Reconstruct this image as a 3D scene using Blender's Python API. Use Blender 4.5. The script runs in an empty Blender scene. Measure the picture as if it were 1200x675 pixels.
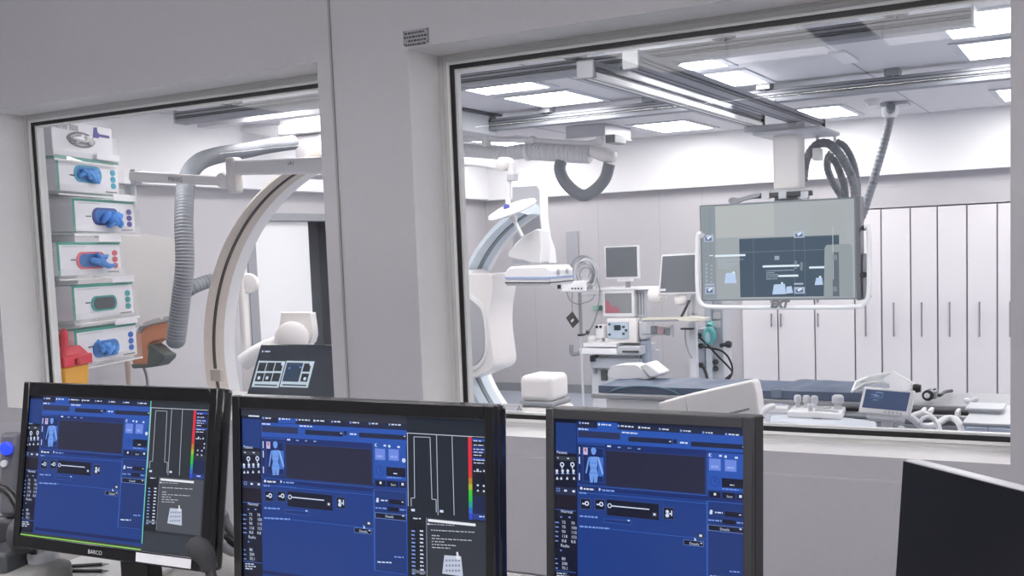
import bpy, bmesh, math, random
from mathutils import Vector, Matrix
random.seed(7)
S = bpy.context.scene
COL = S.collection
PI = math.pi

# ------------------------------------------------------------------ camera
F, CX, CY, H = 1264.0, 600.0, 398.07, 1.7
yaw, pitch, roll = (math.radians(a) for a in (-29.0954, -4.7260, -2.18486))
fw = Vector((math.sin(yaw) * math.cos(pitch), math.cos(yaw) * math.cos(pitch), math.sin(pitch)))
rt0 = Vector((math.cos(yaw), -math.sin(yaw), 0)); up0 = rt0.cross(fw)
rt = rt0 * math.cos(roll) + up0 * math.sin(roll)
up = -rt0 * math.sin(roll) + up0 * math.cos(roll)
cam = bpy.data.cameras.new('camera'); cam_ob = bpy.data.objects.new('camera', cam); COL.objects.link(cam_ob)
M4 = Matrix((rt, up, -fw)).transposed().to_4x4(); M4.translation = Vector((0, 0, H)); cam_ob.matrix_world = M4
cam.sensor_fit = 'HORIZONTAL'; cam.sensor_width = 36; cam.lens = 36 * F / 1200
cam.shift_y = (CY - 337.5) / 1200; cam.shift_x = 0
cam.clip_start = .02; cam.clip_end = 60
S.camera = cam_ob
S.view_settings.view_transform = 'Standard'; S.view_settings.look = 'None'
S.view_settings.gamma = 1; S.view_settings.exposure = 0; S.view_settings.use_curve_mapping = False
S.cycles.transparent_max_bounces = 32; S.cycles.max_bounces = 8; S.cycles.diffuse_bounces = 5

def ray(x, y): return rt * ((x - CX) / F) - up * ((y - CY) / F) + fw
def W(x, y, Y):
    d = ray(x, y); return d * (Y / d.y) + Vector((0, 0, H))
def WZ(x, y, Z):
    d = ray(x, y); return d * ((Z - H) / d.z) + Vector((0, 0, H))
def WX(x, y, X):
    d = ray(x, y); return d * (X / d.x) + Vector((0, 0, H))
def ppm(p):                                   # scale (pixels per metre) at a point
    return F / ((Vector(p) - Vector((0, 0, H))).dot(fw))

# --------------------------------------------------------------- materials
def lin(c): return tuple(((v / 255) / 12.92 if v / 255 <= .04045 else ((v / 255 + .055) / 1.055) ** 2.4) for v in c)
MATS = {}
def mat(name, c, rough=.5, metal=0, var=.03, scale=18, bump=0, coat=0):
    if name in MATS: return MATS[name]
    m = bpy.data.materials.new(name); m.use_nodes = True; nt = m.node_tree; b = nt.nodes['Principled BSDF']
    l = lin(c)
    tc = nt.nodes.new('ShaderNodeTexCoord'); nz = nt.nodes.new('ShaderNodeTexNoise'); nz.inputs['Scale'].default_value = scale
    nz.inputs['Detail'].default_value = 4
    nt.links.new(tc.outputs['Object'], nz.inputs['Vector'])
    mx = nt.nodes.new('ShaderNodeMix'); mx.data_type = 'RGBA'
    mx.inputs[6].default_value = (*[max(0, v * (1 - var)) for v in l], 1); mx.inputs[7].default_value = (*[min(1, v * (1 + var)) for v in l], 1)
    nt.links.new(nz.outputs['Fac'], mx.inputs[0]); nt.links.new(mx.outputs[2], b.inputs['Base Color'])
    b.inputs['Roughness'].default_value = rough; b.inputs['Metallic'].default_value = metal
    if coat: b.inputs['Coat Weight'].default_value = coat; b.inputs['Coat Roughness'].default_value = .05
    if bump:
        bp = nt.nodes.new('ShaderNodeBump'); bp.inputs['Strength'].default_value = bump; bp.inputs['Distance'].default_value = .002
        nt.links.new(nz.outputs['Fac'], bp.inputs['Height']); nt.links.new(bp.outputs[0], b.inputs['Normal'])
    MATS[name] = m; return m
def emit(name, c, strength=1.0, gloss=False):
    if name in MATS: return MATS[name]
    m = bpy.data.materials.new(name); m.use_nodes = True; b = m.node_tree.nodes['Principled BSDF']
    b.inputs['Base Color'].default_value = (.01, .01, .012, 1); b.inputs['Roughness'].default_value = .35
    b.inputs['Specular IOR Level'].default_value = .3
    b.inputs['Emission Color'].default_value = (*lin(c), 1); b.inputs['Emission Strength'].default_value = strength
    MATS[name] = m; return m
def clear(name, tint, alpha, ior=1.45, rough=0.0, tr=None):
    """clear sheet: lets light straight through, mirrors a little by Fresnel, alpha = share of body colour"""
    if name in MATS: return MATS[name]
    m = bpy.data.materials.new(name); m.use_nodes = True; nt = m.node_tree; nt.nodes.clear()
    o = nt.nodes.new('ShaderNodeOutputMaterial'); t = nt.nodes.new('ShaderNodeBsdfTransparent'); g = nt.nodes.new('ShaderNodeBsdfGlossy')
    d = nt.nodes.new('ShaderNodeBsdfDiffuse'); f = nt.nodes.new('ShaderNodeLayerWeight'); pw = nt.nodes.new('ShaderNodeMath'); ma = nt.nodes.new('ShaderNodeMath'); a = nt.nodes.new('ShaderNodeMixShader'); c = nt.nodes.new('ShaderNodeMixShader')
    d.inputs[0].default_value = (*lin(tint), 1); g.inputs['Roughness'].default_value = rough; r0 = ((ior - 1) / (ior + 1)) ** 2
    pw.operation = 'POWER'; pw.inputs[1].default_value = 5; ma.operation = 'MULTIPLY_ADD'; ma.inputs[1].default_value = 1 - r0; ma.inputs[2].default_value = r0
    nt.links.new(f.outputs['Facing'], pw.inputs[0]); nt.links.new(pw.outputs[0], ma.inputs[0])
    t.inputs[0].default_value = (*(tr or (1, 1, 1)), 1); g.inputs[0].default_value = (.9, .9, .9, 1)
    a.inputs[0].default_value = alpha
    nt.links.new(t.outputs[0], a.inputs[1]); nt.links.new(d.outputs[0], a.inputs[2])
    nt.links.new(ma.outputs[0], c.inputs[0]); nt.links.new(a.outputs[0], c.inputs[1]); nt.links.new(g.outputs[0], c.inputs[2])
    nt.links.new(c.outputs[0], o.inputs[0]); MATS[name] = m; return m

# ------------------------------------------------------------ mesh builder
WM = {}                                        # world matrix of every object made here
class MB:
    def __init__(s): s.v = []; s.f = []; s.m = []
    def add(s, vs, fs, m=0):
        n = len(s.v); s.v += [Vector(p) for p in vs]; s.f += [[i + n for i in f] for f in fs]; s.m += [m] * len(fs)
        return s
    def hexa(s, p, m=0):                       # 8 corners: bottom ring 0-3, top ring 4-7
        return s.add(p, [(0, 3, 2, 1), (4, 5, 6, 7), (0, 1, 5, 4), (1, 2, 6, 5), (2, 3, 7, 6), (3, 0, 4, 7)], m)
    def bx(s, x0, x1, y0, y1, z0, z1, m=0):
        return s.hexa([(x0, y0, z0), (x1, y0, z0), (x1, y1, z0), (x0, y1, z0), (x0, y0, z1), (x1, y0, z1), (x1, y1, z1), (x0, y1, z1)], m)
    def rbox(s, c, size, rot=None, m=0):
        c = Vector(c); R = rot or Matrix.Identity(3); a, b, d = (k / 2 for k in size)
        return s.hexa([c + R @ Vector(p) for p in ((-a, -b, -d), (a, -b, -d), (a, b, -d), (-a, b, -d), (-a, -b, d), (a, -b, d), (a, b, d), (-a, b, d))], m)
    def prism(s, pts, vec, m=0, side=None):
        n = len(pts); vec = Vector(vec); P = [Vector(p) for p in pts]
        s.add(P + [p + vec for p in P], [list(range(n))[::-1], list(range(n, 2 * n))], m)
        k = len(s.v) - 2 * n
        for i in range(n):
            j = (i + 1) % n; s.f.append([k + i, k + j, k + n + j, k + n + i]); s.m.append(m if side is None else side)
        return s
    def quad(s, pts, m=0): return s.add(pts, [list(range(len(pts)))], m)
    def cyl(s, a, b, r, r2=None, seg=20, m=0): return s.tube([a, b], [r, r if r2 is None else r2], seg, m)
    def tube(s, path, r, seg=12, m=0, closed=False):
        P = [Vector(p) for p in path]; n = len(P); rr = r if isinstance(r, (list, tuple)) else [r] * n
        vs = []; prev = None
        for i in range(n):
            if closed: t = P[(i + 1) % n] - P[i - 1]
            else: t = P[min(i + 1, n - 1)] - P[max(i - 1, 0)]
            t = t.normalized() if t.length > 1e-9 else Vector((0, 0, 1))
            if prev is None:
                a = Vector((0, 0, 1)) if abs(t.z) < .9 else Vector((1, 0, 0)); nrm = (a - t * a.dot(t)).normalized()
            else:
                nrm = prev - t * prev.dot(t); nrm = nrm.normalized() if nrm.length > 1e-6 else prev
            prev = nrm; bn = t.cross(nrm)
            vs += [P[i] + (nrm * math.cos(2 * PI * k / seg) + bn * math.sin(2 * PI * k / seg)) * rr[i] for k in range(seg)]
        fs = []
        for i in range(n if closed else n - 1):
            for k in range(seg):
                a = i * seg + k; b = i * seg + (k + 1) % seg; c = ((i + 1) % n) * seg
                fs.append([a, b, c + (k + 1) % seg, c + k])
        if not closed: fs += [list(range(seg))[::-1], [(n - 1) * seg + k for k in range(seg)]]
        return s.add(vs, fs, m)
    def lathe(s, prof, c=(0, 0, 0), axis=(0, 0, 1), seg=28, m=0):
        ax = Vector(axis).normalized(); a = Vector((0, 0, 1)) if abs(ax.z) < .9 else Vector((1, 0, 0))
        u = (a - ax * a.dot(ax)).normalized(); w = ax.cross(u); c = Vector(c); n = len(prof); vs = []
        for r, h in prof: vs += [c + ax * h + (u * math.cos(2 * PI * k / seg) + w * math.sin(2 * PI * k / seg)) * max(r, 1e-5) for k in range(seg)]
        fs = [[i * seg + k, i * seg + (k + 1) % seg, (i + 1) * seg + (k + 1) % seg, (i + 1) * seg + k] for i in range(n - 1) for k in range(seg)]
        fs += [list(range(seg))[::-1], [(n - 1) * seg + k for k in range(seg)]]
        return s.add(vs, fs, m)
    def ell(s, c, rad, rot=None, m=0, seg=20, rings=12, jit=0):
        R = rot or Matrix.Identity(3); c = Vector(c); vs = []; fs = []
        for i in range(rings + 1):
            th = PI * i / rings
            for k in range(seg):
                ph = 2 * PI * k / seg; j = 1 + (random.random() - .5) * jit
                vs.append(c + R @ Vector((rad[0] * math.sin(th) * math.cos(ph) * j, rad[1] * math.sin(th) * math.sin(ph) * j, rad[2] * math.cos(th) * j)))
        for i in range(rings):
            for k in range(seg): fs.append([i * seg + k, i * seg + (k + 1) % seg, (i + 1) * seg + (k + 1) % seg, (i + 1) * seg + k])
        return s.add(vs, fs, m)
    def arc(s, c, r0, r1, a0, a1, y0, y1, n=64, m=0, mi=None):
        """sector of a ring in the XZ plane, from depth y0 to y1; mi = material of the inner rim"""
        c = Vector(c); vs = []; fs = []; ms = []
        for i in range(n + 1):
            a = math.radians(a0 + (a1 - a0) * i / n); e = Vector((math.cos(a), 0, math.sin(a)))
            for r, y in ((r0, y0), (r1, y0), (r1, y1), (r0, y1)): vs.append(Vector((c.x, y, c.z)) + e * r)
        k0 = len(s.v)
        for i in range(n):
            for q in range(4):
                a = i * 4 + q; b = i * 4 + (q + 1) % 4; fs.append([a, b, b + 4, a + 4]); ms.append(mi if (q == 3 and mi is not None) else m)
        fs += [[0, 1, 2, 3], [n * 4 + 3, n * 4 + 2, n * 4 + 1, n * 4]]; ms += [m, m]
        s.v += vs; s.f += [[i + k0 for i in f] for f in fs]; s.m += ms
        return s
    def text(s, body, size, o, r, u, m=0, align='LEFT', shear=0, bold=0):
        cu = bpy.data.curves.new('lettering', 'FONT'); cu.body = body; cu.size = size; cu.align_x = align; cu.resolution_u = 2; cu.shear = shear; cu.offset = bold
        ob = bpy.data.objects.new('lettering', cu); COL.objects.link(ob)
        bpy.context.view_layer.update()
        me = bpy.data.meshes.new_from_object(ob.evaluated_get(bpy.context.evaluated_depsgraph_get()))
        o, r, u = Vector(o), Vector(r), Vector(u)
        s.add([o + r * v.co.x + u * v.co.y for v in me.vertices], [list(p.vertices) for p in me.polygons], m)
        bpy.data.objects.remove(ob); bpy.data.curves.remove(cu); bpy.data.meshes.remove(me)
        return s
    def build(s, name, mats, parent=None, local=False, bevel=0, seg=2, smooth=True, angle=.7, fix=True):
        me = bpy.data.meshes.new(name); mats = mats if isinstance(mats, (list, tuple)) else [mats]
        vs = s.v; org = Vector((0, 0, 0))
        if parent is not None and not local:
            inv = WM[parent.name].inverted(); vs = [inv @ v for v in vs]
        elif parent is None and not local:
            xs = [v.x for v in vs]; ys = [v.y for v in vs]; zs = [v.z for v in vs]
            org = Vector(((min(xs) + max(xs)) / 2, (min(ys) + max(ys)) / 2, min(zs))); vs = [v - org for v in vs]
        me.from_pydata([tuple(v) for v in vs], [], s.f)
        for k in mats: me.materials.append(k)
        me.polygons.foreach_set('material_index', s.m)
        if fix:
            bm = bmesh.new(); bm.from_mesh(me); bmesh.ops.recalc_face_normals(bm, faces=bm.faces[:]); bm.to_mesh(me); bm.free()
        if smooth:
            me.polygons.foreach_set('use_smooth', [True] * len(me.polygons)); me.set_sharp_from_angle(angle=angle)
        ob = bpy.data.objects.new(name, me); COL.objects.link(ob); ob.location = org
        WM[ob.name] = (WM[parent.name] if parent is not None else Matrix.Identity(4)) @ Matrix.Translation(org)
        if parent is not None: ob.parent = parent
        if bevel:
            b = ob.modifiers.new('bevel', 'BEVEL'); b.width = bevel; b.segments = seg; b.limit_method = 'ANGLE'; b.angle_limit = .6
            b.harden_normals = False
        return ob
def tag(o, label, cat, group=None):
    o['label'] = label; o['category'] = cat
    if group: o['group'] = group
    return o
def thing(name, label, cat, loc=(0, 0, 0), rot=None, group=None):
    o = bpy.data.objects.new(name, None); COL.objects.link(o); o.empty_display_size = .1
    m = Matrix.Translation(Vector(loc))
    if rot is not None: m = m @ (rot.to_4x4() if isinstance(rot, Matrix) else Matrix.Rotation(rot, 4, 'Z'))
    o.matrix_world = m; WM[o.name] = m
    return tag(o, label, cat, group)
def struct(o): o['kind'] = 'structure'; return o
def copy_thing(src, loc, label):
    """the thing, its parts and their sub-parts, sharing mesh data"""
    def cp(o, parent):
        c = o.copy(); COL.objects.link(c)
        if parent is not None: c.parent = parent; c.matrix_parent_inverse = o.matrix_parent_inverse
        for ch in [q for q in list(COL.objects) if q.parent == o]: cp(ch, c)
        return c
    r = cp(src, None); r.location = loc; r['label'] = label; WM[r.name] = Matrix.Translation(Vector(loc)); return r
def spline(pts, n=60):
    P = [Vector(p) for p in pts]; P = [P[0] * 2 - P[1]] + P + [P[-1] * 2 - P[-2]]; out = []
    for i in range(1, len(P) - 2):
        for k in range(12):
            t = k / 12; a, b, c, d = P[i - 1], P[i], P[i + 1], P[i + 2]
            out.append(.5 * (2 * b + (c - a) * t + (2 * a - 5 * b + 4 * c - d) * t * t + (3 * b - a - 3 * c + d) * t ** 3))
    out.append(P[-2]); L = [0]
    for i in range(1, len(out)): L.append(L[-1] + (out[i] - out[i - 1]).length)
    res = []; j = 0
    for k in range(n + 1):
        s = L[-1] * k / n
        while j < len(L) - 2 and L[j + 1] < s: j += 1
        t = (s - L[j]) / max(1e-9, L[j + 1] - L[j]); res.append(out[j].lerp(out[j + 1], max(0, min(1, t))))
    return res, L[-1]
def hose(pts, r, pitch=.02, depth=.07, seg=18, m=0, mb=None, taper=None):
    _, L = spline(pts, 4); rings = max(8, int(L / pitch)); path, L = spline(pts, rings * 4)
    rr = []
    for i in range(len(path)):
        q = r if not taper else r * (taper[0] + (taper[1] - taper[0]) * i / len(path))
        rr.append(q * (1 + (depth if i % 4 in (1, 2) else -depth)))
    return (mb or MB()).tube(path, rr, seg, m)
def RX(a): return Matrix.Rotation(math.radians(a), 3, 'X')
def RY(a): return Matrix.Rotation(math.radians(a), 3, 'Y')
def RZ(a): return Matrix.Rotation(math.radians(a), 3, 'Z')
def px_prism(pts, Y, depth, mb=None, m=0, side=None):        # outline at distance Y, given real thickness
    return (mb or MB()).prism([W(x, y, Y) for x, y in pts], (0, depth, 0), m, side)
def smooth_poly(pts, n=6):
    """round off a closed pixel outline"""
    out = []; k = len(pts)
    for i in range(k):
        a, b, c, d = (Vector((*pts[(i + j) % k], 0)) for j in (-1, 0, 1, 2))
        for q in range(n):
            t = q / n; p = .5 * (2 * b + (c - a) * t + (2 * a - 5 * b + 4 * c - d) * t * t + (3 * b - a - 3 * c + d) * t ** 3); out.append((p.x, p.y))
    return out

m_wall = mat('grey_wall_paint', (177, 175, 178), .6, bump=.05, scale=60)
m_reveal = mat('off_white_reveal_paint', (236, 234, 233), .5)
m_frame = mat('window_frame_metal', (200, 200, 197), .45)
m_black = mat('black_rubber', (14, 14, 15), .45)
m_bead = mat('white_bead', (232, 232, 230), .4)
m_glass = clear('window_glass', (235, 238, 240), .012, 1.22, tr=(.985, .99, .99))
m_upper = mat('white_upper_wall', (240, 239, 240), .6)
m_lower = mat('lilac_grey_wall_panel', (189, 186, 189), .45)
m_ceil = mat('pale_grey_ceiling', (216, 215, 219), .5)
m_floor = mat('blue_grey_vinyl', (156, 162, 174), .4, var=.08, scale=90)
m_white = mat('white_lacquer', (236, 235, 236), .35)
m_cream = mat('warm_white_plastic', (233, 229, 227), .35)
m_lgrey = mat('light_grey_plastic', (196, 198, 203), .4)
m_grey = mat('mid_grey_plastic', (140, 142, 147), .45)
m_dgrey = mat('dark_grey_plastic', (62, 64, 68), .45)
m_blk = mat('black_plastic', (20, 20, 22), .38)
m_alu = mat('brushed_aluminium', (150, 153, 160), .62, metal=0)
m_steel = mat('steel', (170, 172, 176), .3, metal=.8)
m_hose = mat('grey_corrugated_hose', (126, 129, 136), .5)
m_hosew = mat('white_corrugated_hose', (222, 221, 222), .45)
m_panel = emit('lit_ceiling_panel', (254, 251, 251), 17)
# =================================================================== SETTING
ZC = 2.88; XL, XR = -6.64, 3.5; YB = 11.387
OPEN = [(-4.19, -2.397), (-2.02, -.2205)]; OZ = (1.104, 2.372)
w = MB()
for x0, x1, z0, z1 in ((XL, OPEN[0][0], 0, ZC), (OPEN[0][1], OPEN[1][0], 0, ZC), (OPEN[1][1] + .07, XR, 0, ZC),
                       (OPEN[0][0], OPEN[0][1], 0, OZ[0]), (OPEN[0][0], OPEN[0][1], OZ[1], ZC), (OPEN[1][0], OPEN[1][1], 0, OZ[0]), (OPEN[1][0], OPEN[1][1], OZ[1], ZC)):
    w.bx(x0, x1, 3.0, 3.25, z0, z1)
w.bx(OPEN[1][1], OPEN[1][1] + .07, 3.0, 3.17, 0, ZC); w.bx(OPEN[1][1], OPEN[1][1] + .07, 3.17, 3.25, 0, OZ[0]); w.bx(OPEN[1][1], OPEN[1][1] + .07, 3.17, 3.25, OZ[1], ZC)
wf = struct(w.build('wall_front', [m_wall, m_reveal], smooth=False))
for p in wf.data.polygons:                       # the reveals of both openings are painted off-white
    c = p.center + wf.location
    if abs(p.normal.y) < .5 and .2 < c.z < 2.6: p.material_index = 1
struct(MB().bx(-2.3365, -2.3285, 2.994, 3.0, OZ[0] - .06, ZC).build('trim_1', mat('joint_strip', (150, 149, 148), .6), smooth=False))
struct(MB().bx(XL, XR, 2.985, 3.0, .66, 1.043).build('trim_2', m_wall, bevel=.004, smooth=False))
struct(MB().bx(XL - .15, XR + .15, -2.6, 12.1, -.12, 0).build('floor', m_floor, smooth=False))
struct(MB().bx(XL - .15, XR + .15, -2.6, 12.1, ZC, ZC + .12).build('ceiling', m_ceil, smooth=False))
# left wall with a doorway between Y 7.12 and 8.75
wl = MB()
for y0, y1, z0, z1 in ((-2.6, 7.31, 0, ZC), (8.75, 12.1, 0, ZC), (7.31, 8.75, 2.06, ZC)): wl.bx(XL - .15, XL, y0, y1, z0, z1)
struct(wl.build('wall_left', m_lower, smooth=False))
struct(MB().bx(XL, XL + .12, 3.25, YB, 2.318, ZC).build('trim_3', m_upper, smooth=False))
struct(MB().bx(XL - .6, XL - .45, 6.97, 9.2, 0, ZC).bx(XL - .6, XL - .15, 8.75, 8.9, 0, ZC).bx(XL - .6, XL - .15, 6.97, 7.12, 0, ZC).build('wall_corridor', mat('dim_corridor', (96, 98, 104), .7), smooth=False))
d = thing('door_1', '', '', (XL - .05, 7.73, 0)); [d.pop(k) if hasattr(d, 'pop') else None for k in ()]
for k in ('label', 'category'): del d[k]
struct(d)
MB().bx(XL - .09, XL - .04, 7.32, 8.10, .01, 2.05).build('door_leaf', m_white, d, bevel=.004)
MB().bx(XL - .16, XL + .012, 7.2, 7.31, 0, 2.12).bx(XL - .16, XL + .012, 8.74, 8.81, 0, 2.12).bx(XL - .16, XL + .012, 7.2, 8.81, 2.05, 2.12).build('door_frame', mat('grey_door_frame', (150, 151, 156), .4), d, bevel=.003)
# back wall: solid left part, niche for the cupboards, panel above them
wb = MB().bx(XL, -3.473, YB, 12.1, 0, ZC).bx(-3.473, XR, YB, 12.1, 1.985, ZC).bx(-3.473, XR, 11.95, 12.1, 0, 1.985)
struct(wb.build('wall_back', m_lower, smooth=False))
struct(MB().bx(XL, XR, YB - .117, YB, 2.308, ZC).build('trim_4', m_upper, smooth=False))
struct(MB().bx(XR, XR + .15, -2.6, 12.1, 0, ZC).build('wall_right', m_lower, smooth=False))
struct(MB().bx(XL, XR, -2.75, -2.6, 0, ZC).build('wall_rear', mat('rear_wall_paint', (150, 149, 150), .7), smooth=False))
# vertical panel joints of the back wall
j = MB()
for x in (-6.0, -5.15, -4.4, -3.9): j.bx(x, x + .004, YB - .001, YB + .01, 0, 2.32)
struct(j.build('trim_5', mat('panel_joint', (160, 158, 163), .5), smooth=False))
struct(MB().bx(XL, -3.48, YB - .018, YB, 0, .1).build('baseboard_back', m_grey, smooth=False))
struct(MB().bx(XL, XL + .018, 3.25, 7.2, 0, .1).bx(XL, XL + .018, 8.81, YB, 0, .1).build('baseboard_left', m_grey, smooth=False))

# ------------------------------------------------------------ windows
def ring(mb, x0, x1, z0, z1, t, y0, y1, m=0):
    mb.bx(x0, x0 + t, y0, y1, z0, z1, m); mb.bx(x1 - t, x1, y0, y1, z0, z1, m)
    mb.bx(x0 + t, x1 - t, y0, y1, z0, z0 + t, m); mb.bx(x0 + t, x1 - t, y0, y1, z1 - t, z1, m); return mb
for i, (x0, x1) in enumerate(OPEN):
    e = bpy.data.objects.new('window_%d' % (i + 1), None); COL.objects.link(e); e.location = (x0, 3.2, OZ[0]); WM[e.name] = Matrix.Translation(e.location); struct(e)
    z0, z1 = OZ[0] - .02, OZ[1] + .009
    if i == 1: x1 += .062
    fr = ring(MB(), x0, x1, z0, z1, .034, 3.186, 3.25); ring(fr, x0, x1, z0, z1, .017, 3.181, 3.19)
    ring(fr, x0 + .034, x1 - .034, z0 + .034, z1 - .034, .010, 3.18, 3.25, 1)
    fr.build('window_frame', [m_frame, m_bead], e, smooth=False, bevel=.0015)
    ring(MB(), x0 + .044, x1 - .044, z0 + .044, z1 - .044, .0145, 3.186, 3.193).build('black_gasket', m_black, e, smooth=False)
    ring(MB(), x0 + .0585, x1 - .0585, z0 + .0585, z1 - .0585, .006, 3.197, 3.222).build('glazing_bead', m_bead, e, smooth=False)
    MB().bx(x0 + .048, x1 - .048, 3.203, 3.209, z0 + .048, z1 - .048).build('glass_pane', m_glass, e, smooth=False)

# ------------------------------------------------------------ ceiling lights
m_lframe = mat('ceiling_light_frame', (205, 207, 213), .5)
rows = [(4.45, 5.2), (6.36, 7.13), (7.38, 8.07), (9.95, 10.83)]  # first row is out of view, added to light the window side
cols = [(-5.95, -5.41), (-4.1, -3.57), (-2.78, -2.24), (-.84, -.30), (.55, 1.09), (2.3, 2.84)]
rn = ['unseen added row nearest the window', 'row after the near rail', 'row before the far rail', 'row by the cupboard wall']
cn = ['above the lateral arc', 'above the detector tower', 'by the paired hanging rails', 'at the right window edge', 'over the room centre right', 'by the right wall']
m_ctl = emit('added_control_room_panel', (255, 252, 253), 10)  # for the unseen panels added to brighten the control room wall
for ri, (y0, y1) in enumerate(rows):
    for ci, (x0, x1) in enumerate(cols):
        if ri == 0 and ci in (3, 5): continue
        if ri == 3 and ci == 2: x0, x1 = -2.68, -2.13
        t = thing('ceiling_light', 'lit ceiling panel in the %s, %s' % (rn[ri], cn[ci]), 'ceiling light', ((x0 + x1) / 2, (y0 + y1) / 2, ZC - .012), group='flat ceiling light panels')
        g = .055; f = MB()
        f.bx(x0 - g, x0, y0 - g, y1 + g, ZC - .012, ZC + .01); f.bx(x1, x1 + g, y0 - g, y1 + g, ZC - .012, ZC + .01)
        f.bx(x0, x1, y0 - g, y0, ZC - .012, ZC + .01); f.bx(x0, x1, y1, y1 + g, ZC - .012, ZC + .01)
        f.build('light_frame', m_lframe, t, smooth=False, bevel=.002)
        MB().bx(x0, x1, y0, y1, ZC - .006, ZC + .004).build('diffuser', m_panel, t, smooth=False)
for n, (x, y, lb) in enumerate(((-5.2, -.1, 'added unseen control room ceiling panel far to the left of the desk'), (-2-.1, -.1, 'added unseen control room ceiling panel above the left monitor'), (-.6, -.1, 'added unseen control room ceiling panel above the right monitor'), (1.8, -.1, 'added unseen control room ceiling panel at the right end'))):
    t = thing('ceiling_light', lb, 'ceiling light', (x, y, ZC - .012), group='added control room ceiling panels')
    ring_f = MB()
    for a in ((x - .66, x - .6, y - .66, y + .66), (x + .6, x + .66, y - .66, y + .66), (x - .6, x + .6, y - .66, y - .6), (x - .6, x + .6, y + .6, y + .66)): ring_f.bx(a[0], a[1], a[2], a[3], ZC - .012, ZC + .01)
    ring_f.build('light_frame', m_lframe, t, smooth=False)
    MB().bx(x - .6, x + .6, y - .6, y + .6, ZC - .006, ZC + .004).build('diffuser', m_ctl, t, smooth=False)  # glowing face of the added unseen panel
m_up = emit('added_fill_lens', (255, 252, 253), 36)  # unseen strips added to brighten the upper window wall via the ceiling
for x, lb in ((-3.4, 'left added unseen uplight strip of the control room, above the desk'), (.6, 'right added unseen uplight strip of the control room, above the desk')):
    t = thing('fill_uplight', lb, 'ceiling light', (x, .7, 2.4), group='added control room uplights')
    MB().bx(x - 1.99, x + 1.99, .6, .8, 2.40, 2.44).build('light_housing', m_white, t, bevel=.004)
    MB().bx(x - 1.99, x + 1.99, .62, .78, 2.44, 2.446).build('lens', m_up, t, smooth=False)
    for k in (-1.6, 1.6): MB().cyl((x + k, .7, 2.446), (x + k, .7, ZC), .004, seg=8).build('suspension_wire', m_steel, t)
# long joint strips of the panelled ceiling
cs = MB()
for x in (-4.9, -3.3, -1.55, .2): cs.bx(x, x + .012, 3.25, YB - .04, ZC - .003, ZC + .01)
struct(cs.build('trim_6', mat('ceiling_joint', (176, 178, 186), .6), smooth=False))
ss = MB().bx(-1.58, -1.47, 7.1, 7.55, ZC - .02, ZC)
tag(ss.build('ceiling_sensor', m_white, bevel=.006), 'small white strip sensor on the open ceiling beyond the near rail', 'sensor')
sd = thing('smoke_detector', 'small round white smoke detector beside the ceiling hose mount', 'smoke detector', (-1.806, 9.83, ZC))
MB().lathe([(.075, 0), (.075, -.02), (.06, -.03), (.058, -.055), (.03, -.062)], (-1.806, 9.83, ZC)).build('detector_body', m_white, sd)
MB().lathe([(.05, -.035), (.05, -.045)], (-1.806, 9.83, ZC)).build('sensor_slot', m_dgrey, sd)

# ------------------------------------------------------------ ceiling rails (extruded aluminium)
def rail_x(x0, x1, y0, zb, width=.13, hgt=.13):
    prof = [(0, 0), (width, 0), (width, hgt), (width * .35, hgt), (width * .35, hgt * .86), (.012, hgt * .86), (.012, hgt * .70), (0, hgt * .66), (0, hgt * .48), (.014, hgt * .44), (.014, hgt * .30), (0, hgt * .26)]
    return MB().prism([(x0, y0 + a, zb + b) for a, b in prof], (x1 - x0, 0, 0))
def bracket(mb, x, y, z): mb.bx(x - .05, x + .05, y - .015, y + .1, z, ZC); mb.cyl((x, y + .03, z), (x, y + .03, z - .014), .012, seg=10); return mb
for x0, x1, y0, zb, lb in ((-6.13, -.616, 5.96, 2.745, 'near aluminium ceiling rail running along just beyond the window top'), (-4.67, 3.3, 8.13, 2.735, 'far aluminium ceiling rail crossing behind the paired hanging rails')):
    t = thing('ceiling_rail', lb, 'ceiling rail', ((x0 + x1) / 2, y0, zb), group='crosswise ceiling rails')
    rail_x(x0, x1, y0, zb, .13, 2.835 - zb).build('rail_profile', m_alu, t, smooth=False)
    for gz, gh in ((.30, .006), (.47, .004), (.68, .006)): MB().bx(x0, x1, y0 - .0015, y0 + .002, zb + (2.835 - zb) * gz, zb + (2.835 - zb) * gz + gh).build('groove', m_dgrey, t, smooth=False)
    MB().bx(x0, x1, y0 + .02, y0 + .03, zb - .001, zb + .002).build('groove', m_grey, t, smooth=False)
    MB().bx(x1, x1 + .012, y0 - .006, y0 + .136, zb - .006, 2.84).build('end_cap', m_lgrey, t, smooth=False, bevel=.003); MB().bx(x0 - .012, x0, y0 - .006, y0 + .136, zb - .006, 2.84).build('end_cap', m_lgrey, t, smooth=False, bevel=.003)
    k = x0 + .55
    while k < x1 - .3:
        bracket(MB(), k, y0 - .02, 2.83).build('clamp', m_grey, t, smooth=False); k += .92
t = thing('ceiling_beam', 'white beam running into the left end of the far ceiling rail', 'beam', (-4.75, 7.6, 2.74))
MB().bx(-4.80, -4.67, 6.1, 8.27, 2.70, 2.862).build('beam_body', m_lgrey, t, bevel=.006)
MB().bx(-4.84, -4.63, 6.1, 8.30, 2.862, ZC).build('top_flange', m_dgrey, t)
MB().cyl((-4.67, 8.2, 2.78), (-4.65, 8.2, 2.78), .02).build('bolt', m_lgrey, t)
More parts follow.
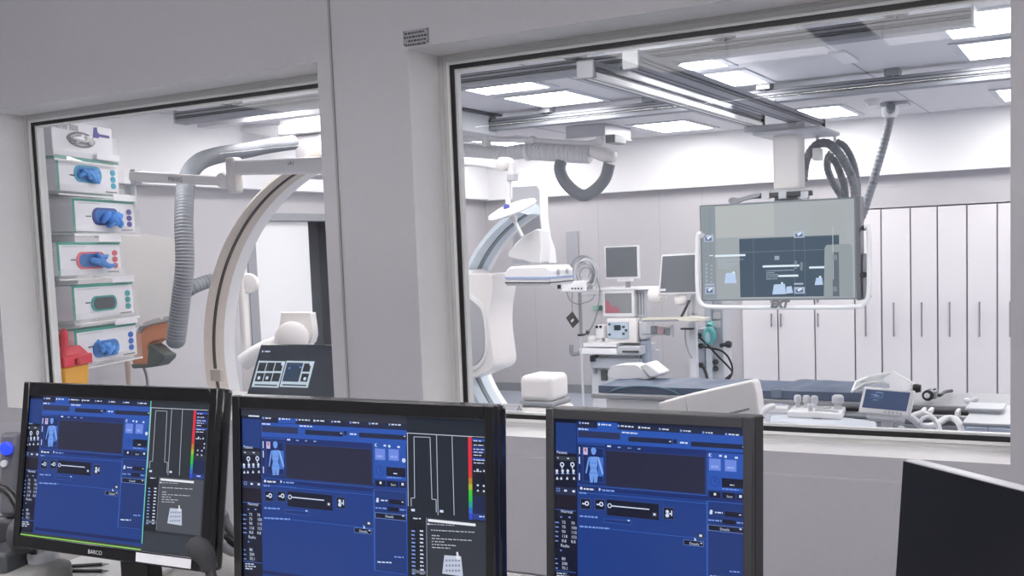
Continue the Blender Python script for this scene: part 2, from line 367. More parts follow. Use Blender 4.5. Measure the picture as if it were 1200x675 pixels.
# two lengthwise hanging rails that carry the display
RAILS = []
for xc, y0, y1, lb, strip in ((-2.58, 5.62, 8.98, 'left of the paired hanging rails, with a white strip painted for its underside sheen', 1), (-2.255, 5.5, 9.75, 'longer right one of the paired hanging rails, with grooved side', 0)):
    t = thing('hanging_rail', lb, 'ceiling rail', (xc, y0, 2.63), group='paired hanging rails')
    wd = .05 if strip else .045; zb, zt = 2.648, 2.738
    prof = [(-wd, zb), (wd, zb), (wd, zb + .03), (wd - .014, zb + .036), (wd - .014, zb + .055), (wd, zb + .06), (wd, zt), (-wd, zt), (-wd, zb + .06), (-wd + .014, zb + .055), (-wd + .014, zb + .036), (-wd, zb + .03)]
    MB().prism([(xc + a, y0, b) for a, b in prof], (0, y1 - y0, 0)).build('rail_profile', m_alu, t, smooth=False)
    MB().bx(xc - wd - .004, xc + wd + .004, y0 - .03, y0, zb - .006, zt + .006).build('end_cap', m_grey, t, bevel=.008)
    MB().bx(xc - wd - .01, xc + wd + .01, y1, y1 + .025, zb - .01, zt + .01).build('end_cap', m_dgrey, t, bevel=.004)
    for gz in (.35, .62): MB().bx(xc - wd - .001, xc - wd + .002, y0, y1, zb + .09 * gz, zb + .09 * gz + .006).build('groove', m_dgrey, t, smooth=False); MB().bx(xc + wd - .002, xc + wd + .001, y0, y1, zb + .09 * gz, zb + .09 * gz + .006).build('groove', m_dgrey, t, smooth=False)
    for gx in (-.022, .022): MB().bx(xc + gx - .004, xc + gx + .004, y0 + .02, y1 - .02, zb - .003, zb + .002).build('groove', m_dgrey, t, smooth=False)
    if strip: MB().bx(xc - .018, xc + .05, y0 + .02, y1 - .02, zb - .002, zb + .0015).bx(xc + .0485, xc + .0515, y0 + .02, y1 - .02, zb, zb + .03).build('painted_sheen_strip', m_bead, t, smooth=False)  # white strip stands in for the reflection on the polished underside
    for yy in (6.02, 8.19): MB().bx(xc - .06, xc + .06, yy - .07, yy + .07, zt, zt + .014).build('slide_clamp', m_grey, t)

# ------------------------------------------------------------ built-in cupboards
m_door = mat('cupboard_door_white', (228, 224, 226), .32, var=.015)
m_gap = mat('cupboard_carcass', (128, 128, 134), .6)
def handle(mb, x, y, z0, z1):
    mb.cyl((x, y - .035, z0), (x, y - .035, z1), .0085, seg=10)
    for z in (z0 + .02, z1 - .02): mb.cyl((x, y, z), (x, y - .035, z), .007, seg=8)
    return mb
YF = 11.36
def cupboard(x0, x1, z0, z1, hx, hz, label, group):
    t = thing('cupboard', label, 'cupboard', ((x0 + x1) / 2, YF + .3, z0), group=group)
    MB().bx(x0 + .001, x1 - .001, YF + .022, 11.94, z0, z1).build('carcass', m_gap, t, smooth=False)
    dr = MB().bx(x0 + .007, x1 - .007, YF, YF + .021, z0 + .006, z1 - .006).build('door', m_door, t, bevel=.003)
    handle(MB(), hx, YF, *hz).build('handle', m_steel, dr)
tall = [-2.288, -2.023, -1.742, -1.491, -1.221, -.951, -.68, -.41, -.14]
nm = ['narrow tall white cupboard, its door handle just right of the big display', 'tall white cupboard directly right of the narrow one by the display', 'tall white cupboard whose handle stands above the touch panel', 'tall white cupboard above the small grey dial box on the table',
      'tall white cupboard, last full one before the window edge', 'tall white cupboard cut off by the right window edge', 'tall white cupboard beyond the right window edge', 'tall white cupboard farthest to the right']
for i in range(8):
    x0, x1 = tall[i], tall[i + 1]
    cupboard(x0, x1, .08, 1.975, (x0 + x1) / 2 - (.02 if i else .02), (.69, 1.033), nm[i], 'tall white cupboards')
low = [-3.473, -3.085, -2.696, -2.288]
ln = ['low white cupboard under the display, beside the black tubes', 'low white cupboard under the display, middle one of its three', 'low white cupboard under the display, next to the tall cupboards']
un = ['upper white cupboard hidden behind the left of the display', 'upper white cupboard hidden behind the middle of the display', 'upper white cupboard hidden behind the right of the display']
for i in range(3):
    x0, x1 = low[i], low[i + 1]; hx = (x1 - .06) if i == 0 else (x0 + .04)
    cupboard(x0, x1, .08, .982, hx, (.785, .93), ln[i], 'low white cupboards')
    cupboard(x0, x1, .99, 1.975, hx, (1.04, 1.19), un[i], 'upper white cupboards')
t = tag(MB().bx(-3.47, 1.0, YF + .06, 11.94, .0, .075).build('plinth', m_grey, smooth=False), 'grey plinth strip running below all the white cupboards', 'plinth')
t = tag(MB().bx(*[v for v in (W(664, 300, YB - .02).x, W(678, 300, YB - .02).x, YB - .025, YB, W(670, 312, YB).z, W(670, 271, YB).z)]).build('wall_hatch', mat('grey_hatch', (168, 168, 174), .4), bevel=.004), 'grey upright hatch on the lilac back wall above the cable coils', 'wall hatch')
# =================================================================== SCREENS
UI = {}
def ui(c, s=.92):
    k = 'screen_%02x%02x%02x' % tuple(c)
    return emit(k, c, s)
NAVY = (10, 16, 42); DNAVY = (8, 14, 36); BLUE = (20, 58, 134); BLUE2 = (36, 84, 178); MID = (17, 50, 118); DARK = (28, 36, 66); LINE = (60, 110, 205); WHT = (214, 226, 250); PALE = (126, 160, 232); BODY = (112, 158, 236); SLATE = (22, 32, 44); GREYD = (52, 58, 70)
class Screen:
    """flat picture of a lit screen: rectangles, lines and letters a hair apart, as one mesh in the monitor's own plane"""
    def __init__(s, M, ox, oy, scale, ztop, slope, lean, lim):
        s.mb = MB(); s.pal = []; s.ox, s.oy, s.k, s.ztop, s.slope, s.lean, s.lim = ox, oy, scale, ztop, slope, lean, lim; s.layer = 0
        s.inv = M.inverted(); s.eye = s.inv @ Vector((0, 0, H))
    def m(s, c):
        if c not in s.pal: s.pal.append(c)
        return s.pal.index(c)
    def uv(s, x, y):
        x = x + s.lean * (y - s.ztop)
        d = s.inv.to_3x3() @ ray(s.ox + x / s.k, s.oy + y / s.k); t = (.0062 - s.eye.y) / d.y; p = s.eye + d * t
        return min(max(p.x, s.lim[0]), s.lim[1]), min(max(p.z, s.lim[2]), s.lim[3])
    def lay(s): s.layer += 1; return .0062 - s.layer * .0000025
    def rect(s, x, y, w_, h, c):             # x, y: top-left corner as seen, w_, h: size
        a, b = s.uv(x, y); z = s.lay(); a2 = s.uv(x + w_, y + s.slope * w_)[0]; b2 = s.uv(x, y + h)[1]
        if a2 - a < 1e-6 or b - b2 < 1e-6: return s
        s.mb.quad([(a, z, b2), (a2, z, b2), (a2, z, b), (a, z, b)], s.m(c)); return s
    def frame(s, x, y, w_, h, c, t=2):
        s.rect(x, y, w_, t, c); k = s.slope
        s.rect(x, y + h - t, w_, t, c); s.rect(x, y, t, h, c); s.rect(x + w_ - t, y + k * (w_ - t), t, h, c); return s
    def poly(s, pts, c):
        z = s.lay(); s.mb.quad([(a, z, b) for a, b in (s.uv(*p) for p in pts)], s.m(c)); return s
    def disc(s, x, y, r, c, n=14):
        a, b = s.uv(x, y); z = s.lay(); k = s.uv(x + r, y + s.slope * r)[0] - a
        if k < 1e-6 or a + k > s.lim[1] - 1e-4 or b - k < s.lim[2] + 1e-4: return s
        s.mb.quad([(a + k * math.cos(2 * PI * i / n), z, b + k * math.sin(2 * PI * i / n)) for i in range(n)], s.m(c)); return s
    def txt(s, x, y, t, size, c):            # y: baseline
        a, b = s.uv(x, y); q = s.uv(x + size, y + s.slope * size)[0] - a
        if q < 1e-6 or b < s.lim[2] + 1e-3: return s
        s.mb.text(t, q * 1.25, (a, s.lay(), b), (1, 0, 0), (0, 0, 1), s.m(c)); return s
    def dash(s, x, y, w_, c, t=3, seed=0):   # a line of letters too small to read
        r = random.Random(seed + int(x * 7 + y)); p = x
        while p < x + w_:
            q = r.uniform(5, 16); q = min(q, x + w_ - p); s.rect(p, y + s.slope * (p - x), q, t, c); p += q + r.uniform(2, 4)
        return s
    def line(s, x0, y0, x1, y1, c, t=2):
        d = Vector((x1 - x0, y1 - y0)); n = Vector((-d.y, d.x)).normalized() * t / 2
        return s.poly([(x0 + n.x, y0 + n.y), (x1 + n.x, y1 + n.y), (x1 - n.x, y1 - n.y), (x0 - n.x, y0 - n.y)], c)

def main_ui(s, X, Y, kx, ky):
    """the blue planning page; X, Y place its own pixel frame (seen on the right monitor) on screen s, kx and ky scale it"""
    T = lambda x, y: (X + (x - 90) * kx, Y + (y - 95 - .0775 * (x - 90)) * ky + s.slope * (x - 90) * kx)
    def R(x, y, w_, h, c): a, b = T(x, y); s.rect(a, b, w_ * kx, h * ky, c)
    def Fm(x, y, w_, h, c, t=2): a, b = T(x, y); s.frame(a, b, w_ * kx, h * ky, c, t * ky)
    def D(x, y, w_, c, t=4): a, b = T(x, y); s.dash(a, b, w_ * kx, c, t * ky)
    def Tx(x, y, t, size, c): a, b = T(x, y); s.txt(a, b, t, size * kx, c)
    def Ds(x, y, r, c): a, b = T(x, y); s.disc(a, b, r * kx, c)
    def P(pts, c): s.poly([T(*p) for p in pts], c)
    R(90, 95, 712, 610, BLUE)
    R(90, 95, 86, 610, NAVY); R(98, 110, 76, 110, (24, 58, 128)); Tx(102, 224, 'Patient', 11, WHT)
    R(98, 232, 74, 16, GREYD); D(104, 238, 8, WHT); D(140, 240, 10, WHT)
    for x in (122, 160): Ds(x, 265, 8, WHT); Ds(x, 265, 4, NAVY); R(x - 2, 271, 4, 9, WHT)
    for i, x in enumerate((103, 124, 143, 164)): Ds(x, 288, 5, WHT); R(x - 3, 291, 6, 9, WHT); R(x - 6, 296, 13, 3, PALE)
    for x in (103, 118, 140, 165): R(x - 3, 314, 8, 6, WHT); R(x, 310, 3, 4, WHT)
    R(96, 345, 78, 28, (36, 44, 78)); Fm(102, 351, 12, 12, PALE); R(130, 357, 10, 7, WHT); R(160, 359, 10, 8, WHT)
    R(96, 376, 78, 48, (24, 18, 36)); R(96, 428, 78, 2, LINE); Tx(118, 441, 'Normal', 11, WHT)
    D(116, 455, 6, PALE, 5); D(146, 456, 8, PALE, 5)
    nums = (('75', '70'), ('70', '100'), ('90', '110'), ('118', '153'), ('8.8', '8.8'))
    for i, (a, b) in enumerate(nums):
        y = 482 + i * 17; D(97, y - 7, 14, PALE, 4); Tx(122, y, a, 11, WHT); Tx(156, y + 3, b, 11, WHT)
    Tx(118, 567, 'Radio', 11, WHT); D(116, 578, 6, PALE, 5)
    for i, a in enumerate(('80', '200', '70.1')): y = 616 + i * 17; D(98, y - 7, 10, PALE, 4); Tx(122, y, a, 11, WHT)
    R(96, 652, 78, 2, LINE)
    for i in range(3): D(104, 662 + i * 9, (36, 44, 30)[i], WHT, 4)
    # tabs and search rows
    R(178, 101, 624, 26, DARK); R(251, 107, 74, 25, BLUE2)
    for i, x in enumerate((184, 254, 326, 402, 478, 556, 638, 722)): R(x, 107 + (x - 178) * .0775, 7, 8, WHT if i in (1, 3) else PALE); D(x + 12, 109 + (x - 178) * .0775, (24, 36, 48, 34, 26, 28, 26, 40)[i], WHT, 5)
    R(178, 128, 624, 55, BLUE2); D(182, 131, 36, WHT, 5); D(342, 144, 58, WHT, 5)
    R(181, 140, 154, 24, (40, 50, 88)); R(366, 162, 160, 18, DARK); R(530, 172, 14, 16, DARK); R(516, 178, 7, 4, WHT); D(556, 181, 28, WHT, 6); R(596, 180, 206, 18, DARK); R(786, 198, 7, 4, WHT)
    # body panel
    R(180, 182, 480, 164, MID); Fm(182, 186, 474, 154, LINE, 1.5); R(182, 190, 9, 140, (14, 34, 92))
    for y in (200, 236, 296): R(184, y, 4, 26, WHT)
    R(196, 196, 80, 134, (16, 36, 96)); Fm(198, 200, 76, 126, LINE, 1); R(200, 202, 16, 26, (196, 190, 226)); R(205, 206, 6, 10, (200, 70, 90))
    Ds(238, 213, 10, BODY); Ds(238, 220, 8, BODY)
    P([(225, 236), (252, 236), (253, 262), (249, 280), (255, 300), (251, 331), (240, 331), (238, 306), (236, 331), (226, 331), (222, 300), (227, 280), (223, 262)], BODY)
    P([(225, 237), (220, 262), (213, 298), (208, 296), (215, 256), (219, 238)], BODY); P([(252, 237), (257, 260), (270, 302), (275, 299), (263, 256), (258, 239)], BODY)
    for y in (257, 276, 294): R(224, y, 30, 1.6, (60, 110, 200))
    R(254, 238, 20, 70, (58, 112, 204)); P([(252, 237), (257, 260), (270, 302), (275, 299), (263, 256), (258, 239)], (150, 184, 244))
    R(280, 190, 372, 20, (18, 44, 110)); R(288, 194, 14, 6, WHT)
    for x in (324, 362, 398): R(x - 2, 194 + (x - 288) * .0775, 22, 12, DARK); D(x + 2, 196 + (x - 288) * .0775, 13, PALE, 5)
    R(281, 212, 368, 132, (34, 36, 62)); Fm(281, 212, 368, 132, (44, 70, 130), 1.2)
    # right block
    R(658, 220, 136, 80, BLUE2); Ds(668, 230, 6, WHT); Ds(670, 230, 4, BLUE2); R(700, 229, 10, 7, WHT); Ds(724, 236, 5, WHT); R(758, 236, 11, 7, WHT)
    for x in (663, 721): R(x, 242 + (x - 663) * .07, 43, 43, (110, 138, 226)); D(x + 8, 268 + (x - 663) * .07, 26, (150, 176, 240), 8)
    Ds(785, 292, 8, WHT); R(658, 300, 136, 56, BLUE2); Ds(684, 328, 18, (28, 62, 150)); Ds(684, 328, 15, BLUE2); R(683, 316, 2, 13, DNAVY); R(684, 327, 9, 2, DNAVY)
    R(710, 314, 82, 34, NAVY); D(740, 338, 16, WHT, 4); D(712, 352, 60, PALE, 4)
    R(664, 363, 42, 22, NAVY); Ds(685, 374, 5, WHT); R(712, 367, 48, 22, NAVY); Tx(728, 386, 'Start', 9, WHT); R(766, 372, 26, 22, NAVY); R(774, 377, 10, 10, WHT)
    # lower sections
    R(180, 343, 614, 12, (16, 42, 108)); R(186, 346, 56, 16, (30, 44, 92)); Ds(193, 352, 5, WHT); D(202, 351, 38, WHT, 6); P([(258, 350), (266, 356), (258, 363)], WHT); D(270, 356, 46, PALE, 6); R(250, 372, 76, 1.5, LINE)
    R(180, 366, 474, 1.5, LINE); D(186, 366, 26, PALE, 5)
    for x in (190, 243): Fm(x, 388 + (x - 190) * .05, 38, 40, (70, 86, 130), 2); R(x + 2, 391 + (x - 190) * .05, 34, 35, NAVY); R(x + 7, 406 + (x - 190) * .05, 10, 5, WHT); Ds(x + 24, 408 + (x - 190) * .05, 8, WHT); Ds(x + 24, 408 + (x - 190) * .05, 4, NAVY)
    R(286, 392, 194, 60, NAVY); Fm(286, 392, 194, 60, (44, 64, 120), 1.5); Ds(298, 416, 8, WHT); Ds(298, 416, 5, NAVY); R(306, 415, 138, 4, WHT); R(454, 440, 18, 16, GREYD); R(459, 444, 8, 8, WHT)
    Fm(495, 421, 40, 44, (70, 86, 130), 2); R(497, 423, 36, 40, NAVY); Ds(510, 438, 6, WHT); Ds(510, 452, 7, WHT); R(516, 443, 10, 5, WHT); R(524, 434, 4, 20, WHT)
    D(188, 451, 66, PALE, 6); R(276, 462, 102, 15, MID); Fm(276, 462, 102, 15, LINE, 1.2); R(364, 468, 8, 5, WHT)
    D(188, 489, 110, PALE, 6); R(306, 502, 346, 1.5, LINE)
    R(622, 518, 22, 18, GREYD); R(628, 522, 10, 8, WHT); P([(610, 532), (618, 544), (610, 548)], WHT)
    R(570, 540, 74, 20, NAVY); Fm(570, 540, 74, 20, PALE, 1.2); Tx(592, 559, 'Details', 10, WHT); R(632, 552, 7, 4, WHT)
    R(654, 398, 2, 310, LINE); R(660, 402, 134, 310, (20, 52, 120)); Fm(658, 398, 138, 310, LINE, 1.5)
    Ds(672, 436, 5, WHT); R(666, 438, 10, 9, WHT); D(686, 438, 28, WHT, 5); R(722, 437, 64, 18, NAVY); R(774, 448, 8, 4, WHT)
    D(662, 466, 48, PALE, 5); R(714, 466, 48, 16, NAVY); D(766, 476, 28, PALE, 5); R(660, 485, 134, 22, NAVY); Fm(660, 485, 134, 22, PALE, 1.5); Tx(704, 506, 'Details', 10, WHT); R(776, 500, 8, 5, WHT)
    D(740, 655, 40, PALE, 5); D(668, 672, 60, WHT, 5); R(180, 690, 614, 14, (14, 34, 92))

def right_pane(s, x0, y0, kx, ky, base=SLATE, dlg=(44, 50, 60)):
    """graphs, rainbow scale, settings list and message box; pixel frame of the middle monitor"""
    T = lambda x, y: (x0 + (x - 624) * kx, y0 + (y - 142 - .0517 * (x - 624)) * ky + s.slope * (x - 624) * kx)
    def R(x, y, w_, h, c): a, b = T(x, y); s.rect(a, b, w_ * kx, h * ky, c)
    def D(x, y, w_, c, t=3): a, b = T(x, y); s.dash(a, b, w_ * kx, c, t * ky)
    def L(p, q, c=(190, 198, 214), t=2.2): s.line(*T(*p), *T(*q), c, t * kx)
    R(622, 140, 274, 560, base); R(622, 192, 274, 2.5, (200, 206, 218))
    for pts in (((624, 195), (624, 440)), ((722, 200), (724, 470)), ((774, 203), (778, 470)), ((646, 206), (700, 208)), ((646, 206), (646, 412)), ((646, 412), (634, 412)), ((634, 412), (634, 440)), ((700, 208), (704, 416)), ((704, 416), (718, 417)), ((718, 417), (718, 460))): L(*pts)
    R(634, 448, 12, 8, WHT); R(730, 452, 12, 8, WHT)
    cols = [(226, 40, 62)] * 6 + [(214, 60, 40), (190, 130, 30), (170, 190, 40), (60, 200, 50), (30, 196, 60), (30, 160, 150), (40, 110, 210), (50, 70, 210)]
    for i, c in enumerate(cols): R(828, 206 + i * 19.8, 12, 20.2, c)
    R(842, 206, 54, 180, DNAVY); R(842, 212, 54, 8, (40, 80, 180)); R(842, 238, 54, 22, (24, 50, 120)); R(842, 276, 54, 8, (40, 80, 180)); R(842, 404, 54, 62, (18, 32, 74)); R(842, 464, 54, 20, (26, 60, 140)); D(862, 472, 18, WHT, 4)
    for y in (218, 232, 246, 256, 266, 282, 292, 320): D(846, y, 42 - (y % 3) * 8, WHT, 3)
    for x, y in ((856, 314), (878, 318), (856, 366), (876, 368), (856, 384), (876, 386), (886, 340), (886, 356)): R(x, y, 6, 6, WHT)
    R(626, 474, 60, 220, (14, 20, 32)); D(640, 478, 26, WHT, 4); R(684, 478, 2, 216, (150, 156, 170))
    for i in range(12): D(634, 520 + i * 13, 12, PALE, 5); D(662, 520 + i * 13, 12, WHT, 5)
    R(634, 652, 46, 10, (110, 118, 132))
    R(688, 476, 208, 220, dlg); R(690, 482, 160, 9, (238, 240, 246)); D(694, 498, 84, (170, 176, 188), 3); R(688, 496, 6, 6, WHT); D(700, 518, 146, (196, 200, 210), 3)
    for i, q in enumerate((26, 134, 42, 84, 62)): D(702, 536 + i * 10, q, (196, 200, 210), 3)
    P = [T(*p) for p in ((744, 604), (800, 608), (806, 676), (736, 666))]; s.poly(P, (196, 204, 222))
    for r_ in range(3):
        for q in range(5): s.disc(*T(751 + q * 10.4, 622 + r_ * 17), 3.6 * kx, (128, 138, 164))
    s.poly([T(*p) for p in ((784, 594), (790, 593), (792, 606), (797, 609), (795, 620), (785, 618), (781, 608), (785, 606))], (226, 230, 240))

def monitor(name_label, group, pos, yaw_, tilt, W_, H_, depth, bez, body, draw, face=None, side=None, bevel=.008, kind='monitor'):
    R_ = RZ(yaw_) @ RX(tilt)
    t = thing(kind, name_label, kind.replace('_', ' '), pos, R_, group)
    b = MB(); l, r, tp, bt = bez
    # front frame around a recessed screen, body behind it
    b.bx(-W_ / 2, -W_ / 2 + l, 0, .016, 0, H_); b.bx(W_ / 2 - r, W_ / 2, 0, .016, 0, H_); b.bx(-W_ / 2 + l, W_ / 2 - r, 0, .016, 0, bt); b.bx(-W_ / 2 + l, W_ / 2 - r, 0, .016, H_ - tp, H_)
    b.build('front_frame', face or body, t, local=True, bevel=.002)
    h = MB().bx(-W_ / 2, W_ / 2, .0165, .0165 + depth, 0, H_); h.bx(-W_ / 2 + .05, W_ / 2 - .05, .0165 + depth, .035 + depth, .04, H_ - .05)
    h.build('rear_shell', side or body, t, local=True, bevel=bevel)
    sc = draw(WM[t.name], (-W_ / 2 + l, W_ / 2 - r, bt, H_ - tp))
    sc.mb.build('screen', [ui(c) for c in sc.pal], t, local=True, smooth=False, fix=False)
    MB().bx(-W_ / 2 + l - .004, W_ / 2 - r + .004, .0075, .0150, bt - .004, H_ - tp + .004).build('glass_panel', mat('screen_glass', (12, 13, 16), .12), t, local=True, smooth=False)
    return t
def stand(t, H_, back, drop, w_=.22):
    """column and foot, upright although the screen is tilted"""
    inv = WM[t.name].inverted(); p = WM[t.name] @ Vector((0, back, .14)); zf = p.z - drop
    MB().bx(p.x - .04, p.x + .04, p.y, p.y + .045, DESK + .002, p.z + .06).build('stand_column', m_blk, t, bevel=.006)
    MB().lathe([(w_ / 2, 0), (w_ / 2, .01), (w_ / 2 - .03, .018), (.03, .022)], (p.x, p.y - .02, DESK + .001)).build('foot', m_blk, t)
DESK = .985
def draw_right(M, lim):
    s = Screen(M, 620, 460, 3.14, 95, .0775, -.003, lim); main_ui(s, 90, 95, 1, 1); return s
m_eizo = mat('charcoal_monitor_case', (52, 52, 55), .5)
t = monitor('thick charcoal framed monitor with a blue planning page, right of the glossy pair', 'desk monitors', (-.787, 1.898, .967), -.97, -3.65, .43, .412, .055, (.018, .018, .021, .02), m_eizo, draw_right, side=mat('dark_monitor_side', (34, 34, 37), .5), bevel=.004)
stand(t, .412, .07, .2)
def draw_mid(M, lim):
    s = Screen(M, 260, 440, 2.871, 112, .0517, .012, lim)
    s.rect(52, 100, 860, 720, SLATE); main_ui(s, 62, 131, .789, .883); s.rect(52, 102, 850, 33, (44, 48, 62)); s.rect(90, 133, 36, 5, WHT); right_pane(s, 624, 142, 1, 1); return s
m_gloss = mat('glossy_black_case', (15, 15, 17), .18, coat=.4)
t = monitor('middle black glossy monitor, blue page and graphs, no green border', 'desk monitors', (-1.126, 1.437, 1.105), .45, -3.66, .55, .352, .03, (.018, .018, .024, .02), m_gloss, draw_mid, bevel=.008)
stand(t, .352, .05, .2)
def draw_left(M, lim):
    s = Screen(M, 0, 430, 2.754, 88, .052, -.0635, lim); s.rect(70, 70, 640, 640, (50, 56, 64))
    main_ui(s, 90, 92, .563, .717); s.rect(86, 578, 420, 90, (36, 42, 50)); right_pane(s, 492, 91, .675, .79, (38, 44, 52), (74, 78, 86))
    s.rect(86, 578, 660, 80, (60, 64, 72))
    for x, y, w_, h in ((88, 86, 404, 2.5), (84, 536, 404, 3.2)): s.rect(x, y, w_, h, (150, 220, 90))
    s.rect(86, 88, 2.5, 460, (110, 200, 120)); s.rect(489, 108, 2.5, 462, (120, 226, 190)); return s
t = monitor('left black glossy monitor with a thin green border round its blue page', 'desk monitors', (-1.774, 1.458, 1.111), 1.53, -9.88, .55, .352, .03, (.018, .020, .030, .026), m_gloss, draw_left, bevel=.008)
LM = t
stand(t, .352, .05, .2)
MB().text('BARCO', .012, (-.045, -.0006, .007), (1, 0, 0), (0, 0, 1)).build('lettering', m_lgrey, t, local=True, smooth=False, fix=False)['label'] = 'small grey maker lettering on the lower bezel'
MB().bx(.09, .235, -.0012, -.0002, .004, .022).build('label_strip', mat('pale_label', (206, 206, 210), .6), t, local=True, smooth=False)['label'] = 'white label strip on the lower bezel'
# switched-off monitor at the right edge, turned towards the desk
a = Vector((-.283, 1.75, 1.351)); yaw_d = -42; Rm = RZ(yaw_d) @ RX(-5)
t = thing('monitor', 'switched off black monitor panel at the lower right corner, turned sideways', 'monitor', a - Rm @ Vector((-.27, 0, .36)), Rm, 'desk monitors')
MB().bx(-.27, .27, .006, .034, 0, .36).build('rear_shell', mat('silver_edge', (196, 197, 200), .35), t, local=True, bevel=.003)
MB().bx(-.268, .268, 0, .0065, .001, .358).build('screen', mat('dark_screen', (13, 15, 24), .30, var=.15, scale=120), t, local=True, bevel=.001)
p = WM[t.name] @ Vector((0, .06, .1))
MB().bx(p.x - .035, p.x + .035, p.y - .02, p.y + .02, DESK + .002, p.z + .08).build('stand_column', m_blk, t, bevel=.005)
MB().lathe([(.11, 0), (.11, .01), (.03, .02)], (p.x, p.y, DESK + .001)).build('foot', m_blk, t)

# =================================================================== DESK
t = thing('desk', 'long pale desk under the monitors along the window wall', 'desk', (-1.4, 1.5, 0))
MB().bx(-3.3, .9, .72, 2.05, DESK - .035, DESK).build('desk_top', mat('pale_desk_laminate', (158, 156, 152), .45), t, bevel=.004)
for x in (-3.1, -1.2, .7): MB().bx(x - .03, x + .03, .9, 2.0, 0, DESK - .035).build('leg', m_lgrey, t, bevel=.004)
m_paper = mat('paper', (226, 226, 224), .7)
p0 = WZ(55, 668, DESK)
tag(MB().rbox((-2.06, 1.74, DESK + .003), (.297, .21, .006), RZ(8), 0).build('paper_stack', m_paper), 'white paper sheets on the desk below the left monitor', 'paper')
tag(MB().rbox((-2.12, 1.84, DESK + .021), (.24, .15, .03), RZ(4), 0).build('folder', mat('grey_folder', (178, 178, 176), .6), bevel=.004), 'light grey folder on the desk just behind the loose paper sheets', 'folder')
for i, (x, y, a, lb) in enumerate(((*WZ(92, 663, DESK + .012)[:2], 34, 'dark ballpoint pen lying on the white paper, upper one of two'), (*WZ(94, 669, DESK + .012)[:2], 22, 'dark ballpoint pen lying on the white paper, lower one of two'))):
    t = thing('ballpoint_pen', lb, 'pen', (x, y, DESK + .012), RZ(a), 'pens on the paper')
    MB().cyl((-.065, 0, 0), (.055, 0, 0), .0045, seg=10).build('barrel', m_blk, t, local=True)
    MB().cyl((.055, 0, 0), (.07, 0, 0), .004, .001, seg=10).build('tip', m_steel, t, local=True)
    MB().bx(-.06, -.02, -.001, .001, .004, .007).build('clip', m_dgrey, t, local=True)
# control panel with knob, bottom left
t = thing('control_console', 'light grey sloping control console with a round knob, bottom left corner', 'control console', (-2.2, 1.5, DESK))
c0 = Vector((-2.20, 1.50, DESK))
prof = [(-.26, 0), (.09, 0), (.09, .064), (.06, .068), (-.26, .03)]
MB().prism([(c0.x - .30, c0.y + a, c0.z + b) for a, b in prof], (.47, 0, 0)).build('housing', mat('console_grey', (140, 140, 138), .5), t, bevel=.02, seg=3)
kp = WZ(50, 652, DESK + .074)
MB().lathe([(.034, -.03), (.032, .012), (.028, .018), (.022, .012), (.021, .004)], kp, (0, -.2, 1)).build('knob', m_lgrey, t)
for i in range(8):
    q = c0 + Vector((-.19 + (i % 4) * .055, -.02 - (i // 4) * .06, .0)); q.z = DESK + .03 + .038 * (q.y - c0.y + .26) / .32 + .002
    MB().lathe([(.016, -.006), (.016, .004), (.013, .006)], q, (0, -.18, 1), seg=16).build('button', m_grey, t)
# intercom handset with blue lamp
q0 = W(12, 600, 1.66)
t = thing('intercom_handset', 'grey upright intercom with a glowing blue key, left of the left monitor', 'intercom', (q0.x, q0.y, DESK))
R1 = RZ(20) @ RX(-8)
MB().rbox(W(14, 555, 1.66), (.05, .035, .20), R1).build('housing', mat('handset_grey', (92, 92, 98), .5), t, bevel=.012, seg=3)
MB().rbox(Vector((q0.x - .01, q0.y + .01, DESK + .06)), (.06, .08, .12), RZ(20)).build('cradle', m_dgrey, t, bevel=.015)
f = R1 @ Vector((0, -1, 0))
def key(px_, py_, r, m_, nm_): 
    c = W(px_, py_, 1.66) + f * .019; MB().lathe([(r, -.004), (r, .003), (r * .8, .005)], c, f, seg=18).build(nm_, m_, t)
key(13, 525, .016, emit('blue_key', (40, 70, 245), 1.4), 'call_key'); key(11, 543, .009, m_lgrey, 'talk_key'); key(9, 565, .011, mat('red_key', (170, 66, 60), .4), 'stop_key'); key(7, 579, .010, mat('orange_key', (196, 132, 96), .4), 'light_key')
# headset at the left edge
hc = W(2, 605, 1.50)
t = thing('headset', 'black headset lying at the left edge, in front of the intercom', 'headset', (hc.x, hc.y, DESK))
a_ = [(hc.x - .07 * math.cos(k * PI / 10), hc.y, hc.z - .02 + .085 * math.sin(k * PI / 10)) for k in range(11)]
MB().tube(a_, .010, 10).build('headband', m_blk, t)
for sx in (-1, 1): MB().ell((hc.x + sx * .065, hc.y, hc.z - .035), (.022, .036, .042)).build('ear_cushion', m_dgrey, t)
MB().bx(hc.x - .05, hc.x + .05, hc.y - .04, hc.y + .05, DESK, hc.z - .07).build('rest', m_dgrey, t, bevel=.01)
# gooseneck microphone
t = thing('microphone', 'dark gooseneck microphone with foam head before the left monitor', 'microphone', (W(258, 690, 1.2).x, 1.2, DESK))
pa, pb = W(226, 640, 1.2), W(243, 652, 1.2)
MB().tube(spline([pa + Vector((-.006, 0, .002)), W(233, 643, 1.2), W(241, 653, 1.2), W(246, 668, 1.2)], 14)[0], [.004, .013, .016, .0175, .018, .018, .018, .0175, .017, .016, .015, .014, .0135, .013, .0125], 18).build('foam_head', mat('charcoal_foam', (44, 44, 47), .9, bump=.5, scale=300), t)
MB().tube(spline([W(245, 664, 1.2), W(251, 690, 1.2), W(255, 730, 1.2), W(257, 760, 1.2)], 20)[0], .0085, 12).build('gooseneck', mat('dull_graphite', (58, 58, 60), .5), t)
pq = W(257, 760, 1.2)
MB().cyl(pq, (pq.x, pq.y, DESK + .03), .009).lathe([(.05, 0), (.05, .02), (.02, .032)], (pq.x, pq.y, DESK)).build('foot', m_blk, t)
